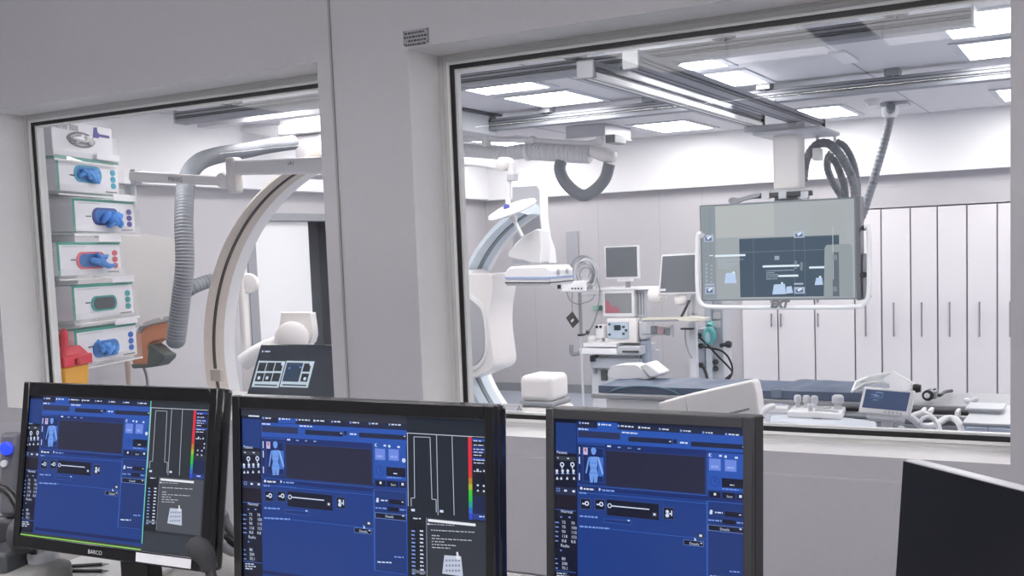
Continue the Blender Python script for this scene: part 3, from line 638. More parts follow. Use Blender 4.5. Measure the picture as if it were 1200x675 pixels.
# cables between the left and middle monitor
for pts, r, m_, lb in (([(258, 598), (264, 612), (272, 624), (285, 632)], .011, m_grey, 'grey cable sagging between the left and middle monitors, uppermost of three'), ([(254, 624), (264, 630), (276, 640), (288, 650)], .008, m_blk, 'black cable between the left and middle monitors, below the grey one'), ([(252, 632), (262, 640), (274, 646), (288, 652)], .013, m_lgrey, 'ribbed light cable between the left and middle monitors, lowest of three')):
    P = [W(x, y, 1.72 + .02 * i) for i, (x, y) in enumerate(pts)]; P = [Vector((P[0].x - .16, P[0].y + .05, P[0].z + .03))] + P + [Vector((P[-1].x + .2, P[-1].y + .05, P[-1].z - .12)), Vector((P[-1].x + .25, P[-1].y + .06, DESK + .02))]
    tag(MB().tube(spline(P, 40)[0], r, 10).build('monitor_cable', m_), lb, 'cable', 'cables behind the monitors')
# door plate over the window
t = thing('warning_sign', 'small engraved metal sign plate on the wall above the right window corner', 'plate', W(487, 50, 3.0))
A, B, C_ = W(473, 37, 3.0), W(502, 32, 3.0), W(475, 54, 3.0)
MB().bx(A.x, B.x, 2.995, 3.0, C_.z, A.z).build('plate', mat('plate_metal', (128, 128, 132), .4, metal=.4), t, smooth=False)
dm = MB()
for i in range(4):
    z = A.z - .010 - i * .0125; x = A.x + (.006, .004, .02, .008)[i]
    while x < B.x - .012: l = random.uniform(.004, .012); dm.bx(x, x + l, 2.9945, 2.9952, z - .003, z + .003); x += l + .003
dm.build('engraving', m_blk, t, smooth=False)
for x in (A.x + .004, B.x - .004):
    for z in (A.z - .004, C_.z + .004): MB().cyl((x, 2.9935, z), (x, 2.9955, z), .0022, seg=8).build('screw', m_dgrey, t)
# =================================================================== EXAM ROOM EQUIPMENT
def pxbox(x0, y0, x1, y1, Y, depth, mb=None, m=0):
    ym, xm = (y0 + y1) / 2, (x0 + x1) / 2
    return (mb or MB()).bx(W(x0, ym, Y).x, W(x1, ym, Y).x, Y, Y + depth, W(xm, y1, Y).z, W(xm, y0, Y).z, m)
def ptube(pts, r, n=40, seg=12, mb=None, m=0):       # pts: (px, py, Y)
    return (mb or MB()).tube(spline([W(*p) for p in pts], n)[0], r, seg, m)
def band(c, prof, a0, a1, mi, n=72):
    """C-shaped band: cross-section prof [(radius, depth)] swept round the axis Y; mi = material of each profile edge"""
    mb = MB(); k = len(prof); vs = []
    for i in range(n + 1):
        a = math.radians(a0 + (a1 - a0) * i / n)
        vs += [(c[0] + r * math.cos(a), y, c[1] + r * math.sin(a)) for r, y in prof]
    mb.v = [Vector(p) for p in vs]
    for i in range(n):
        for q in range(k): mb.f.append([i * k + q, i * k + (q + 1) % k, (i + 1) * k + (q + 1) % k, (i + 1) * k + q]); mb.m.append(mi[q])
    mb.f += [list(range(k)), [n * k + q for q in range(k)][::-1]]; mb.m += [0, 0]
    return mb
m_beige = mat('beige_lacquer', (205, 194, 184), .4)
m_groove = mat('dark_groove', (58, 50, 46), .5)
m_bluegrey = mat('blue_grey_lacquer', (196, 206, 215), .35)
m_tan = mat('tan_strip', (214, 186, 148), .45)
m_clear = clear('clear_acrylic', (245, 247, 250), .06, 1.35)
m_blue = mat('navy_vinyl', (74, 88, 112), .45, bump=.3, scale=14)

# ---- lateral C-arm seen through the left window
t = thing('lateral_imaging_arm', 'large beige C-shaped imaging arm with a dark groove behind the left window', 'C-arm', (-4.1, 4.5, 0))
c = (-3.285, 1.185)
prof = [(1.031, 4.30), (1.026, 4.36), (1.020, 4.362), (1.020, 4.378), (1.025, 4.38), (1.022, 4.445), (1.024, 4.447), (1.022, 4.53), (1.09, 4.55), (1.13, 4.50), (1.05, 4.32)]
band(c, prof, 80, 282, [0, 1, 1, 1, 0, 2, 2, 2, 2, 0, 0]).build('c_arm', [m_beige, m_groove, m_white], t, angle=.5)
pxbox(246, 433, 258, 447, 4.29, .03, MB()).build('end_plate', m_beige, t, bevel=.006)
pxbox(430, 90, 470, 170, 4.35, .3, MB()).build('arm_carriage', m_white, t, bevel=.02)
q = W(450, 100, 4.4); MB().bx(q.x - .12, q.x + .12, 4.38, 4.62, q.z - .1, ZC).build('ceiling_column', m_white, t, bevel=.02)
MB().bx(c[0] - .3, c[0] + .25, 4.28, 4.75, 0, .22).build('floor_foot', m_cream, t, bevel=.03)
det = [(329, 369), (333, 366.5), (360, 366.5), (364, 371), (364, 402), (329, 402)]
dz = px_prism(smooth_poly(det, 3), 4.85, .05).build('detector', m_cream, t, bevel=.008)
for y, d_, m_ in ((4.90, .024, m_white), (4.924, .016, m_tan), (4.94, .012, m_white), (4.952, .022, m_tan), (4.974, .03, m_white)): px_prism([(331, 368.5), (363, 368.5), (363, 402), (331, 402)], y, d_).build('detector_layer', m_, dz, smooth=False, bevel=.002)
MB().lathe([(.06, -.16), (.085, -.10), (.095, .0), (.09, .05), (.06, .07)], W(342, 396, 4.74), (.75, -.62, .1)).build('detector_pivot', m_cream, t)
ptube([(285, 425, 4.62), (305, 412, 4.66), (330, 402, 4.74), (348, 400, 4.8)], .05, 16, 14).build('detector_arm', m_white, t)
MB().lathe([(.028, -.02), (.056, -.015), (.06, .02), (.05, .035), (.02, .04)], W(292, 332, 4.72), (.5, -.85, 0)).build('side_cap', m_cream, t)
pxbox(279, 300, 285, 420, 4.66, .05).build('inner_cover', m_cream, t, bevel=.012)
t = thing('white_pedestal', 'plain white pedestal box standing behind the lower left imaging arm', 'pedestal', W(290, 470, 5.4))
q0, q1 = W(281, 411, 5.4), W(300, 411, 5.4)
MB().bx(q0.x, q1.x, 5.4, 5.7, .06, q0.z).build('housing', m_cream, t, bevel=.01); MB().bx(q0.x + .02, q1.x - .02, 5.43, 5.67, 0, .06).build('base', m_grey, t); MB().bx(q0.x, q1.x, 5.395, 5.40, q0.z - .05, q0.z - .045).build('lid_gap', m_grey, t)
# ceiling carriage, column and hose behind it
t = thing('ceiling_carriage', 'white ceiling carriage with column above the left imaging arm', 'ceiling carriage', (-5.9, 7.1, ZC))
pxbox(325, 143, 372, 157, 7.05, .5, MB()).build('carriage_box', m_white, t, bevel=.012)
q = W(350, 150, 7.1); MB().bx(q.x - .2, q.x + .25, 7.1, 7.45, q.z, ZC).build('ceiling_plate', m_white, t)
pxbox(346, 157, 376, 208, 7.1, .3, MB()).build('column', m_lower, t, bevel=.015)
px_prism([(271, 152), (322, 146.5), (326, 150), (326, 161.5)], 7.08, .12).build('bright_shape_wedge', m_white, t, bevel=.004)  # added white wedge standing in for a bright shape at the ceiling
h1 = [(344, 167, 7.0), (315, 171, 6.7), (285, 177, 6.4), (255, 182, 6.05), (232, 191, 5.75), (219, 212, 5.5), (215.5, 255, 5.35), (216.5, 310, 5.3), (212, 352, 5.3), (206, 400, 5.3)]
P = [W(*p) for p in h1]; rr = 10.2 / ppm(P[6])
hb = hose(P, rr, .022, .032, 20, taper=(.96, 1.1))
e = P[-1]; hb.ell(e + Vector((0, 0, -.0)), (rr * 1.1, rr * 1.1, .05))
tag(hb.build('corrugated_hose', m_hose), 'thick grey corrugated hose hanging in an arch behind the left window', 'hose', 'ribbed hoses')
h2 = [W(214, 345, 6.05), W(226, 337, 6.1), W(240, 331, 6.2), W(256, 327, 6.3), W(276, 322, 6.35)]
tag(hose(h2, 8 / ppm(h2[0]), .03, .045).build('corrugated_hose', m_hose), 'short grey ribbed hose passing sideways behind the beige arm', 'hose', 'ribbed hoses')
struct(MB().bx(XL, -4.7, 6.58, 6.72, 2.795, ZC).build('trim_7', m_ceil, smooth=False))

# ---- jointed carrier arm with the lettering MAVIG
t = thing('carrier_arm', 'white jointed carrier arm with maker lettering crossing the left window', 'ceiling arm', W(300, 205, 4.2))
YA = 4.2
px_prism([(150, 200), (262, 207), (262, 218), (150, 212.5)], YA, .07).build('lower_beam', m_cream, t, bevel=.012)
px_prism([(268, 188), (385, 183), (385, 203), (268, 205)], YA, .06).build('upper_beam', m_white, t, bevel=.012)
pxbox(264, 184, 274, 226, YA - .01, .07).build('link_post', m_cream, t, bevel=.012)
q = W(261, 211.5, YA); MB().lathe([(.036, -.015), (.04, -.005), (.04, .08), (.03, .085)], q, (0, 1, 0)).build('joint', m_cream, t)
pxbox(152, 198, 158, 216, YA + .005, .05).lathe([(.018, 0), (.018, .12)], W(155, 216, YA + .03), (0, 0, -1)).build('end_joint', m_lgrey, t, bevel=.006)
q = W(450, 190, YA + .03); MB().cyl((q.x, q.y, q.z - .05), (q.x, q.y, ZC), .05).build('ceiling_column', m_white, t)
px_prism([(380, 184), (452, 183), (452, 198), (380, 200)], YA + .005, .05).build('beam_extension', m_white, t)
def ptext(body, x, y, Y, hpx, m_, parent, name='lettering', shear=0, tilt=None, **k):
    p = W(x, y, Y - .001); s = hpx / ppm(p) * 1.35; x2 = W(x + 40, y + (tilt or 0) * 40, Y - .001); r = (x2 - p).normalized()
    return MB().text(body, s, p, r, (0, 0, 1), shear=shear, **k).build(name, m_, parent, smooth=False, fix=False)
ptext('MAVIG', 197, 212.3, YA, 5.6, m_dgrey, t, tilt=.065)
ptext('\u203aA1', 337, 193.5, YA, 5.2, m_dgrey, t, tilt=-.03)
tag(px_prism(smooth_poly([(118, 281), (196, 278), (208, 290), (208, 362), (200, 374), (118, 380)], 4), 5.4, .012).build('radiation_shield', clear('cream_shield', (232, 228, 222), .3, 1.2)), 'cream translucent rounded radiation shield behind the glove boxes', 'shield')

# ---- glove box rack
d3 = Vector((-.31, .95, 0)).normalized(); n3 = Vector((.95, .31, 0)).normalized()          # n3: the way the boxes face
RB = Matrix((d3, -n3, (0, 0, 1))).transposed()
def ray_plane(x, y, P0, n): d = ray(x, y); e = Vector((0, 0, H)); return e + d * ((P0 - e).dot(n) / d.dot(n))
org = W(62, 300, 3.42)
rk = thing('glove_box_rack', 'white back board carrying the stack of glove boxes at the left window', 'rack', (org.x - .1, org.y + .2, 0), RB)
pl0 = ray_plane(58, 132, org, n3); pr0 = ray_plane(134, 140, org, n3)
def rackbox(t0, t1, back0, back1, z0, z1, mb=None, m=0):     # along d3 from org, behind the front plane
    mb = mb or MB(); P = []
    for z in (z0, z1): P += [org + d3 * t0 - n3 * back0 + Vector((0, 0, z - org.z)), org + d3 * t1 - n3 * back0 + Vector((0, 0, z - org.z)), org + d3 * t1 - n3 * back1 + Vector((0, 0, z - org.z)), org + d3 * t0 - n3 * back1 + Vector((0, 0, z - org.z))]
    return mb.hexa(P, m)
rackbox(-.06, .50, .20, .225, .5, 2.50).build('back_board', m_white, rk, bevel=.003)
rackbox(-.06, -.03, .20, .225, 0, .5).build('leg', m_lgrey, rk); rackbox(.45, .48, .20, .225, 0, .5).build('leg', m_lgrey, rk)
rackbox(-.06, .50, .0, .225, 1.04, 1.06).build('bottom_shelf', m_white, rk, bevel=.003)
m_carton = mat('white_carton', (232, 231, 236), .55); m_teal = mat('teal_print', (70, 158, 142), .5)
m_side = mat('pale_carton_side', (206, 205, 212), .6)
col_ic = {'blue': (70, 170, 200), 'purple': (84, 74, 160), 'red': (206, 96, 104), 'teal': (72, 160, 160), 'deep': (60, 108, 196)}
boxes = [  # tl, tr, bottom-left, opening centre, opening half-size px, ring colour, glove colour, icon colour, label
    ((60, 138), (131, 149), 182, (95, 164), (16, 9.5), (120, 118, 124), (240, 240, 240), None, 'white glove box with dark lettering, topmost of the stack, white glove showing'),
    ((65, 181), (138, 190), 223, (103, 204.5), (16, 10.5), (60, 158, 190), (84, 158, 232), 'blue', 'glove box with light blue oval and teal edge, second from the top'),
    ((84, 232), (157, 240), 271, (124, 254), (15.5, 11), (44, 62, 140), (72, 146, 232), 'purple', 'glove box with a bunched blue glove hanging out, purple icons, third from top'),
    ((66, 284), (141, 291), 324, (107, 305), (17, 10.5), (216, 104, 112), (86, 148, 224), 'red', 'glove box with a red oval and red icons, fourth from the top'),
    ((84, 335), (156, 341), 376, (122, 355), (15, 9.5), (64, 158, 150), (128, 132, 134), 'teal', 'glove box with a teal oval and empty grey opening, fifth from the top'),
    ((87, 388), (160, 392), 429, (124.5, 408), (15.5, 10.5), (56, 120, 196), (84, 156, 232), 'deep', 'lowest glove box of the stack, blue oval with a crumpled blue glove')]
HOLD = []
for i, (tl, tr, yb, oc, oh, rc, gc, ic, lb) in enumerate(boxes):
    a = ray_plane(tl[0], tl[1], org, n3); b = ray_plane(tr[0], tr[1], org, n3); lo = ray_plane(tl[0] + 2.5, yb, org, n3)
    L = (b - a).dot(d3); hh = a.z - lo.z
    if i == 0: hh = a.z - lo.z
    t = thing('glove_box', lb, 'glove box', lo, RB, 'dispenser glove boxes')
    bd = MB().bx(0, L, .001, .13, 0, hh).build('carton', m_carton, t, local=True, bevel=.002)
    pr = MB()
    if i:
        pr.bx(0, L, -.0006, .0005, hh * .93, hh, 0); pr.bx(0, L * .035, -.0006, .0005, 0, hh, 0); pr.bx(0, L, .0, .13, hh, hh + .0008, 0)
    else:
        for q in range(9): pr.bx(L * (.05 + q * .095), L * (.05 + q * .095) + .03, -.0006, .0005, -.012, .0, 0)
        pr.bx(0, L, -.0008, .13, -.012, -.0005, 0)
    pr.build('teal_band', m_teal, bd, local=True, smooth=False)
    oc3 = ray_plane(oc[0], oc[1], org, n3) - lo; ox, oz = oc3.dot(d3), oc3.z
    s = ppm(org); ax = (ray_plane(oc[0] + oh[0], oc[1], org, n3) - ray_plane(oc[0] - oh[0], oc[1], org, n3)).dot(d3) / 2; az = oh[1] / s
    def stadium(ax, az, n=12):
        if i == 0: return [(ox + ax * math.cos(2 * PI * k / 28), oz + az * math.sin(2 * PI * k / 28)) for k in range(28)]
        r_ = az; e_ = max(0, ax - az * 1.15); xs = 1.15
        return [(ox + e_ + r_ * xs * math.cos(-PI / 2 + PI * k / n), oz + r_ * math.sin(-PI / 2 + PI * k / n)) for k in range(n + 1)] + [(ox - e_ + r_ * xs * math.cos(PI / 2 + PI * k / n), oz + r_ * math.sin(PI / 2 + PI * k / n)) for k in range(n + 1)]
    MB().prism([(x, -.003, z) for x, z in stadium(ax, az)], (0, .0035, 0)).build('opening_ring', mat('opening_%d' % i, rc, .5), t, local=True, smooth=False)
    MB().prism([(x, -.0042, z) for x, z in stadium(ax * .84, az * .78)], (0, .0035, 0)).build('opening', mat('opening_dark', (84, 88, 92), .7) if i == 4 else mat('opening_inner_%d' % i, tuple(int(v * .8) for v in gc), .7), t, local=True, smooth=False)
    if i != 4:
        random.seed(20 + i); g = MB(); drop = .03 if i == 2 else (.012 if i == 3 else 0)
        for k in range(11 if i in (2,) else 8):
            u_, v_ = random.uniform(-.55, .55), random.uniform(-.35, .35)
            g.ell((ox + u_ * ax + (drop if i != 2 else .01), -.010 - random.random() * .01 - drop * .4, oz + v_ * az - drop * (k % 3) * .5), (ax * random.uniform(.22, .42), .014 + drop * .3, az * random.uniform(.22, .4)), RY(random.uniform(-50, 50)), seg=12, rings=7, jit=.22)
        if i == 2: g.ell((ox + ax * .62, -.035, oz - az * .75), (ax * .16, .016, az * .55), RY(-14), seg=10, rings=7, jit=.2); g.ell((ox + ax * .2, -.035, oz - az * .5), (ax * .34, .018, az * .4), RY(25), seg=10, rings=7, jit=.2)
        if i == 3: g.tube([(ox + ax * .5, -.012, oz - az * .3), (ox + ax * .85, -.03, oz - az * .75), (ox + ax * 1.2, -.035, oz - az * .7)], [.02, .014, .008], 10)
        if i == 5: g.ell((ox - ax * .8, -.02, oz + az * .95), (ax * .1, .01, az * .3), RY(-20), seg=10, rings=6, jit=.2)
        g.build('glove', mat('glove_%d' % i, gc, .55), t, local=True)
    if ic:
        mi = mat('icon_' + ic, col_ic[ic], .5)
        for k in range(3):
            MB().prism([(L * .9 + L * .042 * math.cos(2 * PI * q / 18), -.002, hh * (.66 - k * .2) + hh * .09 * math.sin(2 * PI * q / 18)) for q in range(18)], (0, .0025, 0)).build('round_icon', mi, t, local=True, smooth=False)
        lt = MB()
        for k in range(9): lt.bx(L * (.76 + k * .022), L * (.76 + k * .022) + L * .016, -.0008, .0004, hh * .05, hh * .085)
        for k in range(12): lt.bx(L * (.08 + k * .03), L * (.08 + k * .03) + L * .02, -.0008, .0004, hh * .86, hh * .89, 1)
        for k in range(3): lt.bx(L * (.2 + k * .026), L * (.2 + k * .026) + L * .018, -.0008, .0004, hh * .45, hh * .49)
        lt.build('print', [m_dgrey, m_lgrey], t, local=True, smooth=False)
    else:
        p_ = ray_plane(62, 149, org, n3) - lo
        MB().text('Nitril\u00ae 3000', .040, (p_.dot(d3), -.001, p_.z), (1, 0, 0), (0, 0, 1)).build('lettering', m_dgrey, t, local=True, smooth=False, fix=False)
        lg = MB(); x_, z_ = L * .66, hh * .66
        lg.prism([(x_, -.001, z_), (x_ + .05, -.001, z_), (x_ + .07, -.001, z_ + .018), (x_ + .045, -.001, z_ + .03), (x_ + .04, -.001, z_ + .055), (x_ + .012, -.001, z_ + .05)], (0, .0014, 0))
        for k in range(6): lg.bx(x_ + .07 + k * .014, x_ + .08 + k * .014, -.001, .0004, z_ + .008, z_ + .022)
        lg.build('logo', mat('violet_print', (76, 70, 150), .5), t, local=True, smooth=False)
    # clear holder, seen as the bright lip under and over each box
    hd = thing('clear_holder', ('clear acrylic tray holding the white topmost glove box', 'clear acrylic tray under the light blue oval glove box', 'clear acrylic tray under the glove box with the hanging glove', 'clear acrylic tray under the red oval glove box', 'clear acrylic tray under the empty teal oval glove box', 'clear acrylic tray under the lowest glove box')[i], 'holder', lo, RB, 'acrylic glove box trays')
    MB().bx(-.02, L + .02, -.012, .19, -.022, -.014).build('tray_floor', m_clear, hd, local=True, smooth=False)
    MB().bx(-.02, L + .02, -.016, -.012, -.022, .03).build('front_lip', m_clear, hd, local=True, smooth=False)
    for x in (-.024, L + .02): MB().bx(x, x + .004, -.016, .19, -.022, hh * .75).build('side_wall', m_clear, hd, local=True, smooth=False)
    MB().bx(-.02, L + .02, -.018, -.0165, -.022, -.014).build('bright_edge', m_bead, hd, local=True, smooth=False)
    if i >= 1: MB().bx(L * .6, L * .98, -.019, -.0175, hh * 1.0 + .002, hh * 1.0 + .034).build('name_tag', m_carton, hd, local=True, smooth=False)
# sharps bin below the boxes
b0 = ray_plane(67, 447, org, n3); b1 = ray_plane(98, 447, org, n3); zt = ray_plane(67, 408, org, n3).z; zm = ray_plane(67, 431, org, n3).z; L = (b1 - b0).dot(d3)
zb0 = 1.06
t = thing('sharps_bin', 'yellow sharps bin with a red lid under the glove boxes', 'sharps bin', Vector((b0.x, b0.y, zb0)) + n3 * .0, RB)
z1, z2 = zm - zb0, zt - zb0
MB().hexa([(.02, -.03, 0), (L - .02, -.03, 0), (L - .02, .12, 0), (.02, .12, 0), (.0, -.04, z1), (L, -.04, z1), (L, .13, z1), (0, .13, z1)]).build('bin_body', mat('yellow_plastic', (246, 180, 52), .4), t, local=True, bevel=.01)
m_red = mat('red_plastic', (222, 52, 70), .4)
MB().bx(-.012, L + .012, -.052, .142, z1, z1 + .05).hexa([(0, -.04, z1 + .05), (L, -.04, z1 + .05), (L, .13, z1 + .05), (0, .13, z1 + .05), (.02, .0, z2), (L - .01, .0, z2), (L - .01, .1, z2), (.02, .1, z2)]).build('lid', m_red, t, local=True, bevel=.006)
MB().tube(spline([(.01, -.03, z2 - .05), (.03, -.035, z2 + .03), (.05, -.02, z2 + .075), (.08, .02, z2 + .03), (.1, .05, z2 - .03)], 16)[0], .016, 10).build('flap', m_red, t, local=True)
MB().lathe([(.018, 0), (.018, .012), (.01, .016)], (L * .42, -.052, z1 + .02), (0, -1, 0)).build('latch', mat('deep_red', (186, 34, 48), .4), t, local=True)
# orange cushioned arm with grey edge strip
t = thing('arm_support', 'orange cushioned arm support with grey edge strip and dark clamp, left window', 'arm support', W(168, 470, 5.6))
px_prism(smooth_poly([(158, 392), (168, 383), (199, 376), (200, 395), (180, 400), (173, 407), (175, 415), (172, 428), (155, 426), (159, 408)], 3), 5.6, .13).build('orange_cushion', mat('orange_vinyl', (214, 140, 102), .5), t, bevel=.01)
px_prism(smooth_poly([(161, 386), (170, 377), (199, 370), (200, 376), (172, 383), (163, 391)], 3), 5.59, .15).build('edge_strip', m_grey, t, bevel=.004)
px_prism([(174, 403), (180, 406), (187, 413), (193, 416), (192, 421), (184, 429), (174, 431), (155, 432), (153, 427), (172, 427)], 5.57, .12).build('clamp', mat('dark_green_grey', (86, 94, 90), .45), t, bevel=.008)
q = W(150, 430, 5.66); MB().cyl((q.x, q.y, 0), (q.x, q.y, q.z + .05), .022).build('post', mat('beige_post', (206, 190, 176), .5), t)
MB().lathe([(.16, 0), (.16, .02), (.03, .05)], (q.x, q.y, 0)).build('foot', m_grey, t)
ptube([(168, 430, 5.63), (171, 438, 5.63), (173, 450, 5.63), (173, 470, 5.63)], .01, 14, 8).build('cable', m_grey, t)
for x, y in ((166, 380), (190, 373)): MB().lathe([(.01, 0), (.01, .006)], W(x, y, 5.588), (0, -1, 0), seg=10).build('screw', m_white, t)

# ---- touch display on the inner sill of the left window
struct(MB().bx(OPEN[0][0], OPEN[0][1] + .1, 3.25, 3.62, 1.085, 1.115).build('sill_1', m_reveal, bevel=.004))
Mt = RZ(0) @ RX(-27); p0 = W(288.5, 463, 3.40)
t = thing('touch_display', 'black touch display with two small lit panes leaning on the left sill', 'touch display', p0, Mt)
WT, HT = .52, .235
MB().bx(0, WT, 0, .028, 0, HT).build('casing', m_gloss, t, local=True, bevel=.008)
MB().bx(.006, WT - .006, -.001, .0, .008, HT - .008).build('screen', emit('tablet_dark', (38, 44, 56), .9), t, local=True, smooth=False)
def touch_ui(T, name, ox, oy, k, slope, lean, zt, lim, draw):
    s = Screen(WM[T.name], ox, oy, k, zt, slope, lean, lim); draw(s)
    for v in s.mb.v: v.y = v.y - .0062 - .0012
    return s.mb.build(name, [ui(c) for c in s.pal], T, local=True, smooth=False, fix=False)
def draw_tab(s):
    G = (198, 214, 226)
    s.disc(182, 148, 8, WHT); s.rect(204, 142, 52, 12, WHT); s.rect(196, 186, 70, 6, (70, 76, 90))
    for x, w_ in ((165, 265), (440, 278)): s.rect(x, 240, w_, 258, G); s.rect(x + 12, 470, w_ - 40, 14, (56, 66, 82))
    for r_ in range(2):
        for q in range(3):
            s.rect(175 + q * 82, 258 + r_ * 102, 74, 84, (26, 32, 42)); s.rect(186 + q * 82, 276 + r_ * 102, 44, 3, (60, 70, 86))
    for x in (205, 285): s.disc(x, 410, 14, WHT)
    s.rect(450, 258, 160, 186, (34, 58, 84)); s.rect(470, 276, 120, 4, (70, 110, 150)); s.disc(486, 312, 8, BODY); s.rect(580, 300, 26, 10, PALE)
    s.rect(622, 266, 70, 82, (26, 32, 42)); s.rect(622, 366, 70, 80, (26, 32, 42)); s.disc(660, 418, 14, WHT); s.disc(690, 272, 16, WHT); s.disc(410, 270, 16, WHT)
touch_ui(t, 'lit_panes', 285, 395, 8.435, .03, -.23, 240, (.01, WT - .01, .01, HT - .01), draw_tab)
MB().bx(.18, .34, .03, .10, .0, .02).build('rear_foot', m_dgrey, t, local=True, bevel=.003)

# ---- frontal C-arm and detector tower, right window
t = thing('frontal_imaging_arm', 'white and blue-grey C-shaped imaging arm with detector tower, right window', 'C-arm', (-3.6, 6.1, 0))
c = (-2.92, 1.182)
prof = [(.825, 6.0), (.818, 6.09), (.812, 6.092), (.812, 6.138), (.818, 6.14), (.818, 6.235), (.815, 6.24), (.82, 6.30), (.88, 6.32), (.92, 6.25), (.86, 6.02)]
band(c, prof, 114, 262, [0, 1, 1, 1, 0, 2, 2, 2, 2, 0, 0]).build('c_arm', [m_bluegrey, mat('steel_grey_groove', (112, 120, 128), .45), m_white], t, angle=.5)
hs = [(536, 326), (548, 322), (574, 321.5), (577, 324), (577.5, 340), (574.5, 360), (574, 385), (577, 410), (578.5, 424), (576, 432), (566, 437), (536, 438)]
px_prism(smooth_poly(hs, 3), 5.86, .30).build('gantry_housing', m_cream, t, bevel=.012)
px_prism(smooth_poly([(536, 344), (548, 344), (558, 350), (567, 360), (570, 385), (570, 412), (564, 428), (550, 436), (536, 438)], 4), 5.85, .02).build('housing_rim', m_white, t, bevel=.004)
px_prism(smooth_poly([(536, 349), (547, 349), (556, 355), (563.5, 364), (567, 386), (567, 410), (561, 424), (549, 431), (536, 433)], 4), 5.842, .02).build('housing_panel', mat('housing_panel_grey', (170, 172, 176), .4), t, bevel=.003)
q = W(500, 400, 5.9); MB().bx(q.x - .55, W(541, 400, 6.4).x, 5.95, 6.4, 0, 1.6).build('floor_stand', m_cream, t, bevel=.04)
px_prism([(600, 218.5), (629, 217), (632, 222), (633, 255), (636, 278), (641, 292), (643, 309), (600, 309)], 6.36, .125, None, 0, 1).build('detector_tower', [m_lgrey, m_white], t, bevel=.006)  # grey front and white sides put the fall of light into colour
px_prism(smooth_poly([(595, 301), (599, 291), (610, 279), (622, 272), (633, 270), (634, 308), (612, 305)], 2), 5.95, .12).build('tower_cover', m_white, t, bevel=.008)
dt = px_prism([(592, 318), (597, 312.5), (640, 311.5), (645, 317), (645, 335), (592, 335)], 5.62, .31).build('detector', m_white, t, bevel=.01)
px_prism([(591.7, 324.5), (645.2, 324.5), (645.2, 327), (591.7, 327)], 5.616, .318).build('blue_line', mat('pale_blue_line', (160, 176, 214), .4), dt, smooth=False)
px_prism([(591.7, 330.5), (645.2, 330.5), (645.2, 332), (591.7, 332)], 5.616, .318).build('slot', m_dgrey, dt, smooth=False)
q = W(640, 321, 5.62); 
for yy in (5.72, 5.84): MB().lathe([(.016, 0), (.018, .004), (.012, .008)], (W(645, 320, 5.62).x, yy, W(645, 319, 5.62).z), (1, 0, 0), seg=16).build('lug', m_lgrey, dt)
tz0, tz1 = W(630, 471.5, 5.75).z, W(630, 440.5, 5.75).z; x0, x1 = W(608, 450, 5.75).x, W(646, 450, 5.75).x
MB().bx(x0, x1, 5.75, 6.0, tz0, tz1).build('tube_housing', m_cream, t, bevel=.038, seg=5)
MB().bx(x0 - .005, x1 + .005, 5.745, 6.005, tz0 - .03, tz0 + .004).build('tube_ring', m_grey, t, bevel=.012)
MB().bx(x0 - .02, x1 + .03, 5.74, 6.01, .0, tz0 - .03).build('tube_base', m_cream, t, bevel=.03, seg=3)

# ---- operating lamp on its arm
YL = 5.72
t = thing('operating_lamp', 'small white operating lamp with tilted disc and handle above the frontal arm', 'lamp', W(597, 212, YL))
px_prism([(530, 183), (590, 187.5), (590, 198), (578, 198.5), (555, 195), (530, 194)], YL, .07).build('arm', m_white, t, bevel=.012)
MB().lathe([(.03, -.01), (.042, 0), (.042, .09), (.03, .1)], W(588, 192, YL), (0, 1, 0)).build('elbow_joint', m_cream, t)
pxbox(594, 189, 601, 203, YL + .01, .05).build('drop_link', m_white, t, bevel=.008)
pxbox(592.6, 202.5, 602, 204.5, YL, .07).build('collar', m_white, t); pxbox(593.6, 204.5, 602, 211.6, YL + .005, .06).build('swivel_box', m_lgrey, t, bevel=.004)
MB().cyl(W(596, 211, YL + .03), W(595.4, 243, YL + .03), .017).build('rod', m_white, t)
ax = (up * .9 - rt * .36 - fw * .25).normalized()
lc = W(600, 245, YL + .02)
MB().lathe([(.02, .03), (.10, .022), (.15, .008), (.157, -.006), (.14, -.016), (.03, -.02)], lc, ax).build('lamp_head', m_white, t)
MB().cyl(W(595, 243, YL - .03), W(612, 277, YL - .03), .014, .011).build('handle', m_white, t)
MB().cyl(W(600, 252, YL - .03), W(603, 259, YL - .03), .02).build('handle_collar', m_white, t)
MB().lathe([(.018, 0), (.02, .012), (.012, .016)], W(594.5, 243, YL - .045), (0, -1, 0), seg=16).build('blue_button', mat('blue_button', (90, 98, 190), .4), t)
q = W(500, 188, YL + .03); MB().cyl((q.x, q.y, q.z - .05), (q.x, q.y, ZC), .05).build('ceiling_tube', m_white, t)
px_prism([(498, 182), (532, 184), (532, 194), (498, 192)], YL + .01, .05).build('inner_arm', m_white, t)

# ---- ceiling box with the hose arm
t = thing('ceiling_box', 'grey and white box on the ceiling where the hose arm hangs', 'ceiling box', (-4.2, 9.9, ZC))
a, b = W(663, 155, 9.6), W(709, 155, 9.6); zb = W(663, 162.8, 9.6).z
MB().bx(a.x, b.x, 9.6, 10.24, zb, ZC).build('box', m_lgrey, t, bevel=.006)
MB().bx(a.x - .01, b.x + .01, 9.59, 10.25, zb - .008, zb).build('bottom_plate', m_white, t, bevel=.002)
Yh = 9.55
t = thing('hose_boom', 'white hose boom with ribbed hose and rounded end, under the ceiling box', 'ceiling arm', W(640, 175, Yh))
ptube([(566, 163, Yh), (605, 164, Yh), (640, 166, Yh), (684, 168.5, Yh), (703, 165, Yh)], .028, 20).build('tube_arm', m_white, t)
pxbox(563.5, 158.5, 571.5, 174, Yh - .04, .08).build('end_post', m_white, t, bevel=.012)
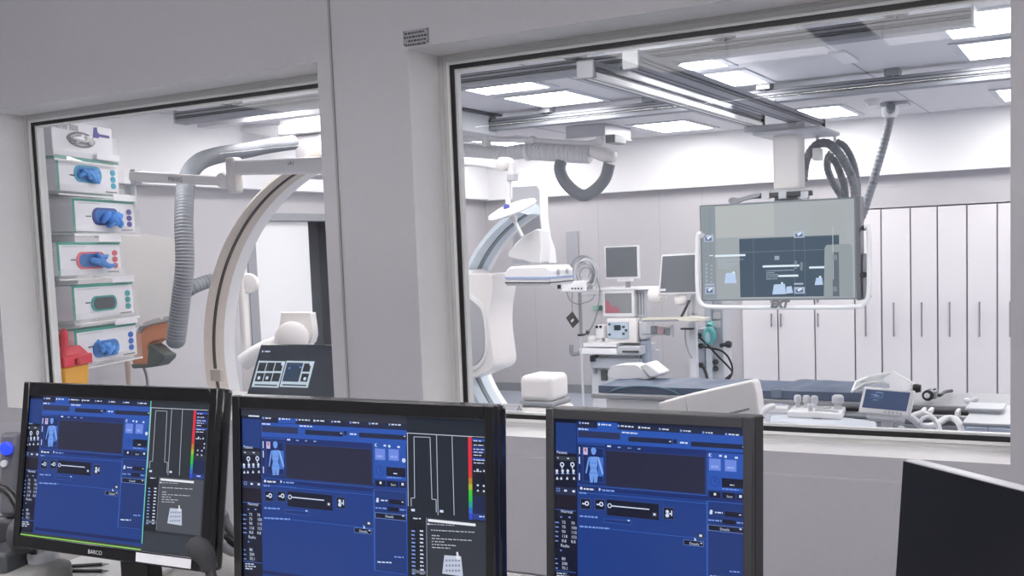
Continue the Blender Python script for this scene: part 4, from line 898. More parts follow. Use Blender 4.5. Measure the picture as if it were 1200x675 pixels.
MB().lathe([(.04, -.03), (.05, 0), (.04, .03)], W(624, 165, Yh), (1, 0, 0)).build('arm_collar', m_white, t)
MB().ell(W(703, 165, Yh), (.045, .045, .045)).build('ball_joint', m_white, t)
MB().lathe([(.05, -.12), (.068, 0), (.07, .08), (.05, .15), (.02, .17)], W(704, 180, Yh), (.93, 0, -.3)).build('rounded_end', m_cream, t)
pts = [W(x, y, Yh) for x, y in ((530, 176), (560, 178), (590, 180), (612, 177), (625, 177.5))]; hose(pts, .072, .026, .04).build('ribbed_hose', m_hosew, t)
pts = [W(x, y, Yh) for x, y in ((622, 177), (645, 178.5), (668, 180), (692, 181))]; hose(pts, .085, .032, .05).build('ribbed_hose', m_hosew, t)
MB().lathe([(.09, -.02), (.095, 0), (.09, .02)], W(619, 177.5, Yh), (1, 0, 0)).build('hose_clamp', m_white, t)
MB().lathe([(.075, -.02), (.08, 0), (.075, .02)], W(689, 181, Yh), (1, 0, 0)).build('hose_clamp', m_white, t)
ptube([(658, 187, Yh), (656, 199, Yh), (662, 213, Yh), (673, 224, Yh), (685, 229, Yh), (698, 222, Yh), (709, 209, Yh), (714, 192, Yh)], .058, 48, 18).build('hose_loop', m_hose, t)
q = W(714, 166, Yh); MB().bx(q.x - .05, q.x + .05, Yh + .02, Yh + .3, q.z - .01, zb).build('mount', m_grey, t, bevel=.006)
q = W(505, 170, Yh); MB().cyl((q.x, Yh, q.z - .08), (q.x, Yh, ZC), .05).build('ceiling_tube', m_white, t)
ptube([(505, 164, Yh), (535, 163, Yh), (566, 163, Yh)], .025, 8).build('inner_tube', m_white, t)
# ---- big display hung from the paired rails
YD = 8.9
A, B = W(820, 240, YD), W(1004, 351, YD)
zt, zb = (W(820, 240, YD).z + W(1003, 232, YD).z) / 2, (W(822, 353, YD).z + W(1010, 350, YD).z) / 2
t = thing('ceiling_display', 'large grey glossy display with lit message boxes and painted reflections, hung from a white ceiling column', 'display', (A.x, YD, zb))
Dw, Dh = B.x - A.x, zt - zb
MB().bx(A.x, B.x, YD + .012, YD + .13, zb, zt).build('casing', mat('display_casing', (92, 96, 102), .4), t, bevel=.01)
fr = ring(MB(), A.x - .002, B.x + .002, zb - .002, zt + .002, .014, YD - .002, YD + .02); fr.build('front_rim', mat('display_rim', (120, 126, 132), .4), t, smooth=False)
MB().bx(B.x - .001, B.x + .035, YD - .004, YD + .14, zb - .01, zt + .005).build('side_strip', mat('side_strip_grey', (104, 106, 112), .4), t, bevel=.006)
sm = MB().bx(A.x + .012, B.x - .012, YD + .002, YD + .011, zb + .012, zt - .012).build('screen', emit('display_reflection_grey', (168, 174, 178), 1.0), t, smooth=False)  # glowing grey stands in for the room mirrored in the screen
MD = Matrix.Translation((A.x, YD - .0045, zb)); DSC = type('o', (), {})
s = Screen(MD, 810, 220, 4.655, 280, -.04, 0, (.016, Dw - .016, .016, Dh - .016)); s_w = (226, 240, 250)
s.rect(48, 96, 84, 520, (138, 148, 155)); s.rect(130, 90, 320, 185, (180, 184, 184)); s.rect(132, 275, 125, 330, (160, 167, 171))  # lighter and darker patches are painted reflections, made to glow
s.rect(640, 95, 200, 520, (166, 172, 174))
REFL_DARK = (60, 80, 97)
s.rect(262, 278, 545, 320, REFL_DARK); s.rect(262, 278, 545, 5, (88, 104, 116)); s.rect(262, 352, 545, 2, (120, 140, 154))  # dark rectangle paints the reflection of the observation window
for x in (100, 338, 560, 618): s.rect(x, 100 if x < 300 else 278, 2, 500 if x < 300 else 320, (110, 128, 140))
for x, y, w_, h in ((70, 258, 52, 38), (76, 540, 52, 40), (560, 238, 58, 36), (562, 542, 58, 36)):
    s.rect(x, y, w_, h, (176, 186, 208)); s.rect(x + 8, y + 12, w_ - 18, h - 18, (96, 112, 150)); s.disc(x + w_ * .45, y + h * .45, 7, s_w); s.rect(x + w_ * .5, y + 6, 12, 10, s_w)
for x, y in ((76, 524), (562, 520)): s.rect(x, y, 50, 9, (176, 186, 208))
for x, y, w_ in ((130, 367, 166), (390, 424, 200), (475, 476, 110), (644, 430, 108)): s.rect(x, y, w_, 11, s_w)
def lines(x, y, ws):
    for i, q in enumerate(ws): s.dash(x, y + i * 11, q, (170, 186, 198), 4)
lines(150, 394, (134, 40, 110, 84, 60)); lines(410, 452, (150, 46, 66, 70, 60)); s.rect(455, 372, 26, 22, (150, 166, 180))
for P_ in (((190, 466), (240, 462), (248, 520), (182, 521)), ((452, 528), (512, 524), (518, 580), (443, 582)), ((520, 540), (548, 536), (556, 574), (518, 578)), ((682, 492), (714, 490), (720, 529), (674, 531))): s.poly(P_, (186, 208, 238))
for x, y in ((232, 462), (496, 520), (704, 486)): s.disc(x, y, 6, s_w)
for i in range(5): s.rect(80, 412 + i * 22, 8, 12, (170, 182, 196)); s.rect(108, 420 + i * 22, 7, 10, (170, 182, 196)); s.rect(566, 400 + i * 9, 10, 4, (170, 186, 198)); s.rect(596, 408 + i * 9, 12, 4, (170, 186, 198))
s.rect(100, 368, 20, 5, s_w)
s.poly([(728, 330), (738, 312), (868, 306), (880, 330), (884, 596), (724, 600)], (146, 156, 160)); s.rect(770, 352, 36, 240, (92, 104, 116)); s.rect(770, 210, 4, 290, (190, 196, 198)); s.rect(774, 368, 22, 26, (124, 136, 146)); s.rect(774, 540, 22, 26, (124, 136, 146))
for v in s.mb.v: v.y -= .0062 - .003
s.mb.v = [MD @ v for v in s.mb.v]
s.mb.build('boxes_and_painted_reflections', [emit('disp_%02x%02x%02x' % c, c, 1.0) for c in s.pal], t, smooth=False, fix=False)
r = .019
bp = [(1013, 266), (1018, 268), (1018.5, 300), (1018, 344), (1012, 356), (1000, 359.5), (915, 360), (834, 359.5), (822, 355), (818, 346), (817, 310), (818, 276), (822, 274)]
ptube([(x, y, YD - .07) for x, y in bp], r, 90, 12).build('bumper_rail', mat('bumper_grey', (222, 223, 224), .35), t)
for x, y in ((1013, 267), (1013, 322), (822, 276)): MB().cyl(W(x, y, YD - .07), W(x - (4 if x > 900 else -4), y, YD + .07), .022).build('bumper_bracket', m_blk if x > 900 else m_lgrey, t)
pxbox(1011, 297, 1018, 350, YD + .02, .1).build('side_box', m_grey, t, bevel=.005)
ptext('EXT', 903, 360, YD - .092, 8.2, mat('lettering_grey', (112, 114, 118), .5), t, shear=.3, bold=.006)
# column, flange, carriage
a, b = W(905.5, 190, 9.0), W(936, 190, 9.0); zc0, zc1 = W(920, 219, 9.0).z, W(920, 157, 9.0).z
MB().bx(a.x, b.x, 9.0, 9.22, zc0 - .02, zc1 + .02).build('column', m_cream, t, bevel=.02, seg=3)
MB().bx(a.x - .01, b.x + .01, 8.99, 9.23, zc0 - .06, zc0 - .02).build('flange', m_lgrey, t, bevel=.008)
a2, b2 = W(884, 152, 8.9), W(966, 152, 8.9)
MB().bx(a2.x, b2.x, 8.82, 9.5, zc1 - .01, 2.60).build('carriage', m_lgrey, t, bevel=.03, seg=3)
MB().bx(-2.66, -2.16, 8.86, 9.4, 2.595, 2.646).build('carriage_top', m_lgrey, t, bevel=.008)
q = W(921, 240, 9.0); MB().bx(q.x - .10, q.x + .10, 9.0, 9.16, zt - .28, zc0 - .05).build('neck', m_lgrey, t, bevel=.015)
MB().bx(q.x - .17, q.x + .17, 9.02, 9.10, zt - .5, zt - .2).build('mounting_plate', m_dgrey, t, bevel=.006)
pxbox(881, 225, 951, 231, 8.92, .05).build('top_bar', m_dgrey, t, bevel=.005)
px_prism(smooth_poly([(853, 235), (858, 231), (866, 232), (882, 227), (890, 227), (888, 231), (872, 235), (858, 240)], 3), 8.9, .05).build('reading_light', m_grey, t, bevel=.005)
for i, x in enumerate((892, 912, 938)): pxbox(x, 224, x + 9, 233, 8.905, .06).build('cable_clip', m_lgrey, t, bevel=.004)

# ---- hoses beside the display
YH = 9.35
def gh(pts, px_r, lb, y0=YH):
    P = [W(x, y, y0 + dy) for x, y, dy in pts]; k = px_r / ppm(P[0])
    tag(hose(P, k, .035, .05, 18).build('corrugated_hose', m_hose), lb, 'hose', 'ribbed hoses')
gh([(941, 212, -.05), (944, 190, 0), (951, 176, 0), (960, 168.5, 0), (972, 169, 0), (984, 181, 0), (995, 200, 0), (1001, 217, 0), (1002, 236, .0), (1000, 262, .05)], 5.0, 'front ribbed hose arching from the column to behind the display')
gh([(980, 166, .2), (990, 172, .2), (999, 188, .2), (1003.5, 206, .2), (1005, 224, .22), (1003, 250, .25), (995, 268, .25)], 3.8, 'thinner rear hose hanging from the rod at the long rail end')
gh([(972, 184, .12), (979, 190, .12), (985, 204, .12), (989.5, 218, .12), (990, 240, .15), (986, 268, .15)], 4.2, 'ribbed hose falling steeply inside the front hose arch')
gh([(975, 178, .35), (970, 186, .35), (970, 198, .35), (975, 212, .35), (981, 222, .35), (986, 234, .35), (984, 268, .35)], 4.2, 'ribbed hose curving left behind the front hose arch')
P = [WZ(1044, 124, ZC - .04)] + [W(x, y, 10.38 - i * .03) for i, (x, y) in enumerate(((1042.5, 140), (1038, 160), (1032, 182), (1025, 206), (1018, 230), (1012, 248), (1004, 266)))]
tag(hose(P, 4.8 / ppm(P[2]), .04, .05, 18).build('corrugated_hose', m_hose), 'long ribbed hose falling from the ceiling to the right of the display', 'hose', 'ribbed hoses')
q = WZ(1043, 121, ZC)
t = thing('hose_ceiling_mount', 'light grey ceiling mount at the top of the long ribbed hose', 'mount', q)
MB().bx(q.x - .16, q.x + .16, q.y - .1, q.y + .1, ZC - .03, ZC).build('ceiling_plate', m_lgrey, t, bevel=.004); MB().lathe([(.07, 0), (.07, -.06), (.055, -.09)], (q.x, q.y, ZC - .03)).build('socket', m_white, t)
for pts, lb in ((((978, 152), (978.4, 166)), 'thin steel hanger rod at the end of the long hanging rail'), (((957.5, 158), (958.2, 174)), 'white hanger clip holding the front ribbed hose')):
    t = thing('hose_hanger', lb, 'hanger', W(*pts[0], 9.5), group='hose hangers'); yy = 9.7 if pts[0][0] > 970 else YH
    a = W(*pts[0], yy); b = W(*pts[1], yy); a.z = 2.62
    MB().cyl(a, b, .012).build('rod', m_lgrey, t); MB().bx(b.x - .03, b.x + .03, b.y - .07, b.y + .07, b.z - .10, b.z - .0).build('clip', m_white, t, bevel=.006)

# ---- anaesthesia machine
Y0 = 9.2
t = thing('anaesthesia_machine', 'white anaesthesia machine with blue ventilator panel, drawers and screens before the back wall', 'anaesthesia machine', (W(725, 400, Y0).x, Y0 + .3, 0))
m_mint = mat('pale_blue_panel', (188, 203, 215), .4)
z0 = W(715, 416, Y0).z
xa, xb = W(683, 440, Y0).x, W(752, 440, Y0).x
MB().bx(xa + .05, xb - .05, Y0 + .08, Y0 + .6, .12, z0).build('lower_cabinet', m_lgrey, t, bevel=.01)
MB().bx(xa - .02, xb, Y0, Y0 + .65, .06, .14).build('base', m_white, t, bevel=.02)
for x in (xa + .04, xb - .06):
    for y in (Y0 + .07, Y0 + .58): MB().lathe([(.05, -.015), (.06, -.01), (.06, .01), (.05, .015)], (x, y, .06), (1, 0, 0)).build('castor', m_dgrey, t)
pxbox(683, 402, 722, 407, Y0 - .06, .5).build('worktop', m_white, t, bevel=.008)
pxbox(679, 408, 723, 415.5, Y0 - .05, .45).build('drawer', m_white, t, bevel=.008)
d_ = pxbox(724, 406, 750, 416, Y0 - .05, .4).build('drawer', m_lgrey, t, bevel=.008); pxbox(729, 411, 748, 413.5, Y0 - .07, .02).build('drawer_handle', m_dgrey, d_, bevel=.003)
pxbox(692, 420, 750, 432, Y0 + .02, .06).build('lower_drawer', mat('pewter_grey', (176, 180, 188), .4), t, bevel=.006)
pxbox(704, 434, 711, 446, Y0 + .055, .03).build('recess', m_dgrey, t, bevel=.003)
ptube([(669.5, 404, Y0), (670, 414, Y0), (674, 415, Y0), (681, 413, Y0)], .02, 10, 10).build('side_handle', m_grey, t)
pxbox(691, 417, 696, 424, Y0 - .02, .1).build('hook', m_blk, t, bevel=.005); pxbox(695, 426, 698, 438, Y0 + .05, .05).build('side_pipe', m_grey, t, bevel=.004)
pxbox(711, 373, 746, 402, Y0 + .02, .3).build('ventilator_body', m_cream, t, bevel=.012)
v = pxbox(712.5, 377.5, 736, 396.5, Y0 + .0, .03).build('ventilator_panel', m_mint, t, bevel=.004)
pxbox(719.5, 381, 727, 387, Y0 - .006, .01).build('display', mat('small_lcd', (42, 58, 62), .3), v, smooth=False)
for x, y in ((714.5, 380), (714.5, 392), (731, 383), (731, 391), (734, 387)): MB().lathe([(.012, 0), (.012, .014)], W(x, y, Y0), (0, -1, 0), seg=12).build('button', m_dgrey if x > 720 else m_blue, v)
u = pxbox(697.5, 381, 707, 397, Y0 - .0, .15).build('vapour_unit', m_white, t, bevel=.012)
for x in (699.5, 704): MB().lathe([(.014, -.004), (.014, .008)], W(x, 383, Y0 - .0), (0, -1, 0), seg=12).build('vent', m_blk, u)
pxbox(705, 396, 707.5, 400, Y0 - .01, .03).build('tap', m_grey, t)
MB().lathe([(.04, 0), (.045, .04), (.03, .06)], W(694, 401, Y0 + .1)).build('cap', m_white, t)
def flat_screen(x0, y0, x1, y1, Y, nm, parent, inset, scr, frame_m, depth=.06, rot=0):
    f = pxbox(x0, y0, x1, y1, Y, depth).build(nm, frame_m, parent, bevel=.008)
    pxbox(x0 + inset[0], y0 + inset[1], x1 - inset[2], y1 - inset[3], Y - .004, .006).build('screen', scr, f, smooth=False); return f
m_off = mat('off_screen_reflection_grey', (146, 147, 150), .14, var=.05)  # room reflections put into the grey base colour
m_offd = mat('off_screen_reflection_grey_dark', (112, 115, 120), .08, var=.05)  # darker grey, likewise painted in for mirrored surroundings
f = flat_screen(706, 339.5, 743, 371, Y0 + .05, 'patient_screen', t, (3, 4, 3, 4), m_off, m_white)
px_prism([(709.5, 353), (713, 352), (715, 357), (718, 360), (723, 359), (726, 364), (725, 366.5), (709.5, 366.8)], Y0 + .044, .002).build('red_area', mat('dull_red', (178, 106, 118), .4), f, smooth=False)  # dull red shape low on the left of the screen
pxbox(743, 340, 757, 372, Y0 + .12, .1).build('module_block', m_lgrey, t, bevel=.008)
for i in range(4): pxbox(744 + i * 3.2, 343, 745.2 + i * 3.2, 369, Y0 + .115, .01).build('module_rib', m_grey, t)
pxbox(700, 337.5, 761, 340, Y0 + .04, .35).build('top_shelf', m_white, t, bevel=.004)
f = flat_screen(708.5, 288, 748, 327, Y0 + .1, 'top_monitor', t, (1.6, 1.6, 1.6, 2.5), m_offd, m_white, .05)
pxbox(723, 327, 737, 330, Y0 + .1, .12).build('monitor_neck', m_white, t, bevel=.004); pxbox(733, 329, 736, 338, Y0 + .14, .06).build('monitor_post', m_grey, t)
pxbox(748, 376, 758, 398, Y0 + .05, .2).build('absorber', m_lgrey, t, bevel=.02); pxbox(750, 398, 758, 432, Y0 + .08, .14).build('absorber_canister', mat('smoky_blue', (160, 170, 186), .3), t, bevel=.02)
pxbox(680, 344, 706, 347, Y0 + .1, .05).build('cross_rail', m_white, t, bevel=.004)
# module rack with cables
t = thing('module_rack', 'white module rack with coiled leads on a steel post, left of the anaesthesia machine', 'module rack', (W(679, 393, 9.1).x, 9.1, 0))
pxbox(656, 329, 687, 342, 9.06, .2).build('rack_body', m_white, t, bevel=.01)
pxbox(651, 329.5, 658, 340, 9.05, .22).build('dark_module', m_lgrey, t, bevel=.006); pxbox(653, 331, 657, 338.5, 9.045, .02).build('module_face', m_blk, t)
for i in range(4): MB().lathe([(.008, 0), (.008, .012)], W(671 + i * 3.6, 338, 9.06), (0, -1, 0), seg=10).build('socket', m_dgrey, t)
pxbox(688.5, 333.5, 693, 338.5, 9.06, .03).build('knob', m_grey, t, bevel=.004)
q = W(679.3, 343, 9.16); MB().cyl((q.x, 9.16, W(679, 393, 9.16).z), q, .017).build('post', m_steel, t)
MB().cyl((q.x, 9.16, 0), (q.x, 9.16, W(679, 393, 9.16).z), .012).build('lower_post', m_lgrey, t); MB().lathe([(.2, 0), (.2, .02), (.03, .05)], (q.x, 9.16, 0)).build('foot', m_grey, t)
pxbox(676.5, 391.5, 682.5, 394, 9.12, .08).build('post_cap', m_blk, t, bevel=.004)
random.seed(5)
for i in range(10):
    cx, cy, rr_ = 685 + random.uniform(-3, 3), 319 + random.uniform(-3, 4), random.uniform(.06, .125)
    p = W(cx, cy, 9.08 + i * .014); a = random.uniform(-.3, .3)
    MB().tube([(p.x + rr_ * math.cos(k * PI / 14), p.y + a * rr_ * .3 * math.sin(k * PI / 7), p.z + rr_ * 1.15 * math.sin(k * PI / 14)) for k in range(28)], .0065, 8, closed=True).build('coiled_lead', m_grey if i % 2 else m_lgrey, t)
ptube([(690, 310, 9.1), (698, 322, 9.1), (702.5, 340, 9.1), (701, 360, 9.1), (696, 378, 9.1), (689, 389, 9.1)], .008, 30, 8).build('hanging_lead', m_grey, t)
MB().cyl(W(689.5, 388, 9.1), W(687.5, 391.5, 9.1), .02, .016).build('lead_plug', m_dgrey, t)
ptube([(664, 342, 9.1), (668, 352, 9.1), (678, 356, 9.1), (692, 352, 9.1), (697, 345, 9.1)], .006, 24, 8).build('looped_lead', m_grey, t)
t = thing('hanging_card', 'small dark square card hanging on a cord below the module rack', 'card', W(670, 365, 9.0))
px_prism([(663, 372.5), (670.5, 365), (678.5, 377), (671, 384.5)], 9.02, .012).build('card', mat('dark_brown_card', (58, 54, 54), .5), t, bevel=.002)
px_prism([(668.5, 376), (671.5, 373.2), (672.8, 375), (669.8, 378)], 9.017, .003).build('card_print', m_lgrey, t, smooth=False)
ptube([(670.5, 343, 9.03), (670.3, 355, 9.03), (670.5, 366, 9.03)], .005, 8, 8).build('cord', m_grey, t)
t = thing('wall_socket_plate', 'green and dark twin socket on the wall behind the hanging lead', 'socket', W(699, 361, YB))
for x, m_ in ((694.5, mat('pale_green', (140, 176, 160), .5)), (700.5, mat('dark_green', (48, 92, 76), .5))): pxbox(x, 358, x + 5, 363.5, YB - .02, .02).build('socket_face', m_, t, bevel=.003)
# second monitor stand
Y1 = 9.05
t = thing('ultrasound_monitor', 'tilted white framed monitor on a stand with arms, between machine and display', 'monitor stand', (W(800, 400, Y1).x, Y1 + .2, 0))
fpx = [(775, 298.5), (818, 296.5), (818, 344), (771, 345.5)]
f = px_prism(fpx, Y1, .05).build('monitor_frame', m_white, t, bevel=.008)
px_prism([(776.5, 300.5), (816, 298.5), (816, 342), (773.5, 343)], Y1 - .004, .006).build('screen', m_offd, f, smooth=False)
px_prism([(774, 338.5), (780, 338.2), (780, 341), (773.6, 341.2)], Y1 - .006, .003).build('label', m_carton, f, smooth=False)
MB().lathe([(.05, -.06), (.07, -.04), (.07, .06), (.04, .1)], W(768, 346, Y1 + .08), (1, 0, 0)).build('hinge', m_cream, t)
MB().lathe([(.04, -.06), (.055, -.04), (.055, .04), (.04, .06)], W(799, 350, Y1 + .08), (1, 0, .2)).build('hinge', m_cream, t)
ptube([(772, 347, Y1 + .06), (776, 350, Y1 + .04)], .018, 4).build('lever', m_blk, t)
px_prism([(752, 373), (796, 372.5), (806, 371), (826, 373), (826, 376), (806, 377), (794, 375.5), (752, 377)], Y1 - .1, .14).build('tray', mat('cream_tray', (214, 210, 196), .4), t, bevel=.004)
px_prism([(753, 375), (794, 374.3), (794, 376.5), (753, 377.5)], Y1 - .11, .02).build('tray_edge', m_grey, t)
px_prism([(804, 346), (809, 346), (807, 358), (804, 372), (799, 372), (803, 358)], Y1 + .06, .05).build('arm', m_white, t, bevel=.004)
ptube([(798, 372, Y1 + .05), (803, 362, Y1 + .05), (808, 352, Y1 + .05)], .012, 10, 8).build('gas_spring', m_dgrey, t)
pxbox(810, 300, 814, 372, Y1 + .1, .05).build('upright', m_lgrey, t, bevel=.006)
q = W(812, 380, Y1 + .12); MB().bx(q.x - .03, q.x + .03, Y1 + .10, Y1 + .16, 0, q.z + .1).build('post', m_lgrey, t); MB().lathe([(.25, 0), (.25, .03), (.04, .07)], (q.x, Y1 + .13, 0)).build('foot', m_grey, t)
for x, y, w_, m_ in ((762, 382, 8, m_grey), (770, 383, 8, mat('dusty_pink', (196, 168, 172), .5)), (779, 384, 7, m_grey)):
    pxbox(x, y, x + w_, y + 9, Y1 + .05, .06).build('small_module', m_, t, bevel=.006)
pxbox(752, 391, 786, 393, Y1 + .06, .04).build('module_rail', m_steel, t); pxbox(785, 381, 788.5, 395, Y1 + .03, .04).build('hanging_probe', m_lgrey, t, bevel=.006)
pxbox(797, 384.5, 812, 386.5, Y1 - .02, .06).build('grip_bar', m_blk, t, bevel=.004)
ptube([(803, 386, Y1), (803.5, 400, Y1), (807, 412, Y1), (811, 420, Y1)], .009, 16, 8).build('lead', m_grey, t)

# ---- supply column with breathing bag and black tubes
Y2 = 9.6
t = thing('supply_column', 'light grey gas supply column behind the table, left of the low cupboards', 'supply column', (W(832, 420, Y2).x, Y2, 0))
q0, q1 = W(826.5, 400, Y2).x, W(846, 400, Y2).x
MB().bx(q0, W(834, 400, Y2).x, Y2, Y2 + .12, 0, W(830, 345, Y2).z).build('front_profile', mat('pale_blue_profile', (214, 220, 228), .35), t, bevel=.01)
MB().bx(W(834, 400, Y2).x, q1, Y2 + .04, Y2 + .3, 0, W(840, 352, Y2).z).build('column_body', m_lgrey, t, bevel=.01)
for y in (366, 376): pxbox(835, y, 844, y + 8, Y2 + .03, .02).build('outlet', m_cream, t, bevel=.003)
for y in (424, 432): MB().lathe([(.025, 0), (.025, .02), (.012, .04)], W(839, y, Y2 + .04), (0, -1, 0)).build('valve', m_dgrey, t)
pxbox(818, 385, 826, 445, Y2 + .02, .2).build('tube_holder', mat('grey_blue_holder', (178, 184, 194), .4), t, bevel=.01)
for x, y in ((818.5, 393), (821, 405.5), (821, 428)): MB().lathe([(.022, -.02), (.026, 0), (.02, .03), (.012, .05)], W(x, y, Y2), (0, -1, .2)).build('connector', m_blk, t)
MB().cyl(W(844, 405, Y2), W(852, 403.5, Y2), .018).lathe([(.03, 0), (.035, .03), (.025, .05)], W(851, 403.5, Y2), (1, 0, 0)).build('plug', m_dgrey, t)
m_teal2 = mat('teal_rubber', (96, 184, 184), .35)
t = thing('breathing_bag', 'teal breathing bag hanging on the front of the supply column', 'breathing bag', W(832, 400, Y2 - .08))
q = W(831.5, 393, Y2 - .09); k = 1 / ppm(q)
MB().ell(q, (7.6 * k, .06, 11 * k)).build('bag', m_teal2, t); MB().ell(q + Vector((0, -.035, -.01)), (3.6 * k, .035, 7 * k)).build('light_centre', mat('pale_teal', (186, 218, 222), .35), t)
MB().cyl(q + Vector((0, 0, 10 * k)), q + Vector((0, .05, 13.5 * k)), .03).build('neck', m_teal2, t)
tubes = [([(818, 394), (828, 403), (842, 418), (852, 428), (858, 436), (854, 441), (850, 444)], 'black breathing tube running diagonally down from the upper connector'),
         ([(821, 405.5), (833, 408), (845, 411), (853, 418), (858, 430), (857, 440), (852, 446)], 'black breathing tube arching right from the lower connector'),
         ([(818, 394), (815, 405), (813, 420), (813, 434), (814, 446)], 'thick black tube hanging straight down at the left of the supply column'),
         ([(821, 428), (825, 432), (828, 440), (829, 447)], 'short black tube from the lowest connector behind the mattress')]
for i, (p, lb) in enumerate(tubes): tag(ptube([(x, y, Y2 - .05 - i * .03) for x, y in p], .0095 if i < 2 else .014, 40, 10).build('breathing_tube', m_blk), lb, 'tube', 'black breathing tubes')

# =================================================================== PATIENT TABLE
t = thing('patient_table', 'long patient table with grey top, steel side rail and white pedestal', 'patient table', (-1.5, 5.55, 0))
MB().bx(-2.5, .45, 5.36, 5.82, .872, .898).build('table_top', mat('table_top_grey', (146, 147, 152), .35), t, bevel=.006)
MB().bx(-2.1, -1.7, 5.40, 5.82, .05, .87).build('pedestal', m_white, t, bevel=.02); MB().bx(-2.45, -2.12, 5.44, 5.80, .40, .87).build('pedestal_cover', m_white, t, bevel=.015)
MB().bx(-2.6, -1.4, 5.3, 5.95, 0, .06).build('floor_plate', m_lgrey, t, bevel=.02)
MB().cyl((-1.15, 5.30, .845), (.45, 5.30, .845), .018).build('side_rail', m_steel, t)
MB().bx(-1.15, .45, 5.335, 5.36, .852, .874).build('dark_slot', m_blk, t); MB().bx(-1.15, .45, 5.28, 5.36, .79, .815).build('lower_rail', m_alu, t, bevel=.004)
for x in (-1.0, -.5, 0, .4): MB().cyl((x, 5.30, .845), (x, 5.38, .845), .012).build('rail_post', m_steel, t)
MB().bx(-.9, .3, 5.45, 5.75, .55, .87).build('table_drive', m_lgrey, t, bevel=.02)
def mattress(mb, x0, x1, y0, y1, z0, z1, n=40, wav=.004):
    vs = []; fs = []; ny = 10
    for i in range(n + 1):
        for j in range(ny + 1):
            x = x0 + (x1 - x0) * i / n; y = y0 + (y1 - y0) * j / ny; e = min(j, ny - j, 2) / 2 * min(i, n - i, 1)
            vs.append((x, y, z1 - .012 * (1 - e) + wav * math.sin(x * 19 + y * 7) * e + wav * .6 * math.sin(x * 43 - y * 11) * e))
    top = len(vs)
    for i in range(n + 1):
        for j in range(ny + 1): vs.append((x0 + (x1 - x0) * i / n, y0 + (y1 - y0) * j / ny, z0))
    idx = lambda i, j, b=0: b * top + i * (ny + 1) + j
    for b in (0, 1):
        for i in range(n):
            for j in range(ny): fs.append([idx(i, j, b), idx(i + 1, j, b), idx(i + 1, j + 1, b), idx(i, j + 1, b)])
    for i in range(n): fs += [[idx(i, 0), idx(i + 1, 0), idx(i + 1, 0, 1), idx(i, 0, 1)], [idx(i, ny), idx(i + 1, ny), idx(i + 1, ny, 1), idx(i, ny, 1)]]
    for j in range(ny): fs += [[idx(0, j), idx(0, j + 1), idx(0, j + 1, 1), idx(0, j, 1)], [idx(n, j), idx(n, j + 1), idx(n, j + 1, 1), idx(n, j, 1)]]
    return mb.add(vs, fs)
t = thing('mattress', 'dark blue-grey vinyl mattress lying on the patient table', 'mattress', (-1.8, 5.58, .898))
mattress(MB(), -2.47, -1.475, 5.40, 5.80, .899, .950).build('head_section', m_blue, t)
mattress(MB(), -1.470, -1.0, 5.375, 5.815, .899, .955).build('foot_section', m_blue, t)
MB().bx(-1.5, -1.44, 5.37, 5.42, .90, .951).build('seam_flap', mat('slate_vinyl', (96, 110, 130), .45), t, bevel=.008)
MB().tube([(-2.2 + .2 * math.cos(k * PI / 20), 5.396, .893 + .05 * math.sin(k * PI / 20)) for k in range(21)], .005, 8).build('handle_loop', mat('teal_webbing', (92, 124, 140), .6), t)
# white pillow drape at the head end
t = thing('drape', 'crumpled white drape with a white wedge pillow at the head of the mattress', 'drape', W(740, 442, 5.6))
px_prism(smooth_poly([(715, 443), (714.5, 432), (721, 428.5), (733, 427.5), (745, 428), (752, 434), (760, 442), (758, 444)], 3), 5.62, .12).build('folded_cloth', mat('white_cloth', (226, 226, 228), .7, bump=.4, scale=22), t, bevel=.012)
px_prism([(749, 429), (757.5, 425.2), (774, 438), (771, 441.5), (762, 443.5)], 5.60, .16).build('wedge_pillow', mat('white_foam', (236, 235, 235), .6), t, bevel=.01)
# white sloping cover in front of the table
t = thing('table_cover', 'large white sloping cover before the table, with a diagonal top edge', 'cover', W(830, 480, 4.9))
def down(x, Y): p = W(x, 480, Y); return Vector((p.x, Y, .0))
Yc = 4.9
MB().prism([W(802, 463.8, Yc), W(880, 446.2, Yc), W(884, 449, Yc), W(887, 462, Yc), W(890, 488, Yc), down(891, Yc), down(808, Yc), W(807, 488, Yc)], (0, .10, 0)).build('main_panel', m_cream, t, bevel=.008)
MB().prism([W(771.5, 472.5, Yc), W(801.5, 464, Yc), W(806.5, 488, Yc), down(807.5, Yc), down(775, Yc), W(774, 480, Yc)], (0, .10, 0)).build('end_panel', m_cream, t, bevel=.008)
px_prism([(853, 484), (878, 478), (878, 480.5), (853, 487)], Yc - .003, .006).build('slot', m_grey, t, smooth=False)

# ---- control unit beside the table
zk = .845
def flatpoly(pts, z, h, mb=None): return (mb or MB()).prism([WZ(x, y, z) for x, y in pts], (0, 0, -h))
t = thing('control_stand', 'pale blue-grey slanted stand plate with a dark grip hole, carrying the control unit', 'stand', WZ(960, 492, zk))
flatpoly([(903, 487), (925, 485.5), (992, 489), (1027.5, 494), (1027.5, 508), (900, 503)], zk, .03).build('plate', mat('pale_blue_plate', (206, 211, 221), .35), t, bevel=.008)
flatpoly([(953, 488.3), (963, 489), (962.5, 491), (952, 490.3)], zk + .0015, .002).build('grip_hole', m_blk, t, smooth=False)
q = WZ(960, 492, zk); MB().bx(q.x - .12, q.x + .12, q.y - .05, q.y + .1, .0, zk - .03).build('pillar', m_lgrey, t, bevel=.02)
t = thing('control_unit', 'white control unit with joysticks and knobs beside the mattress', 'control unit', WZ(958, 480, zk))
flatpoly([(922.5, 481.5), (932, 474), (993, 475.5), (986, 485)], zk + .03, .03).build('housing', m_white, t, bevel=.006)
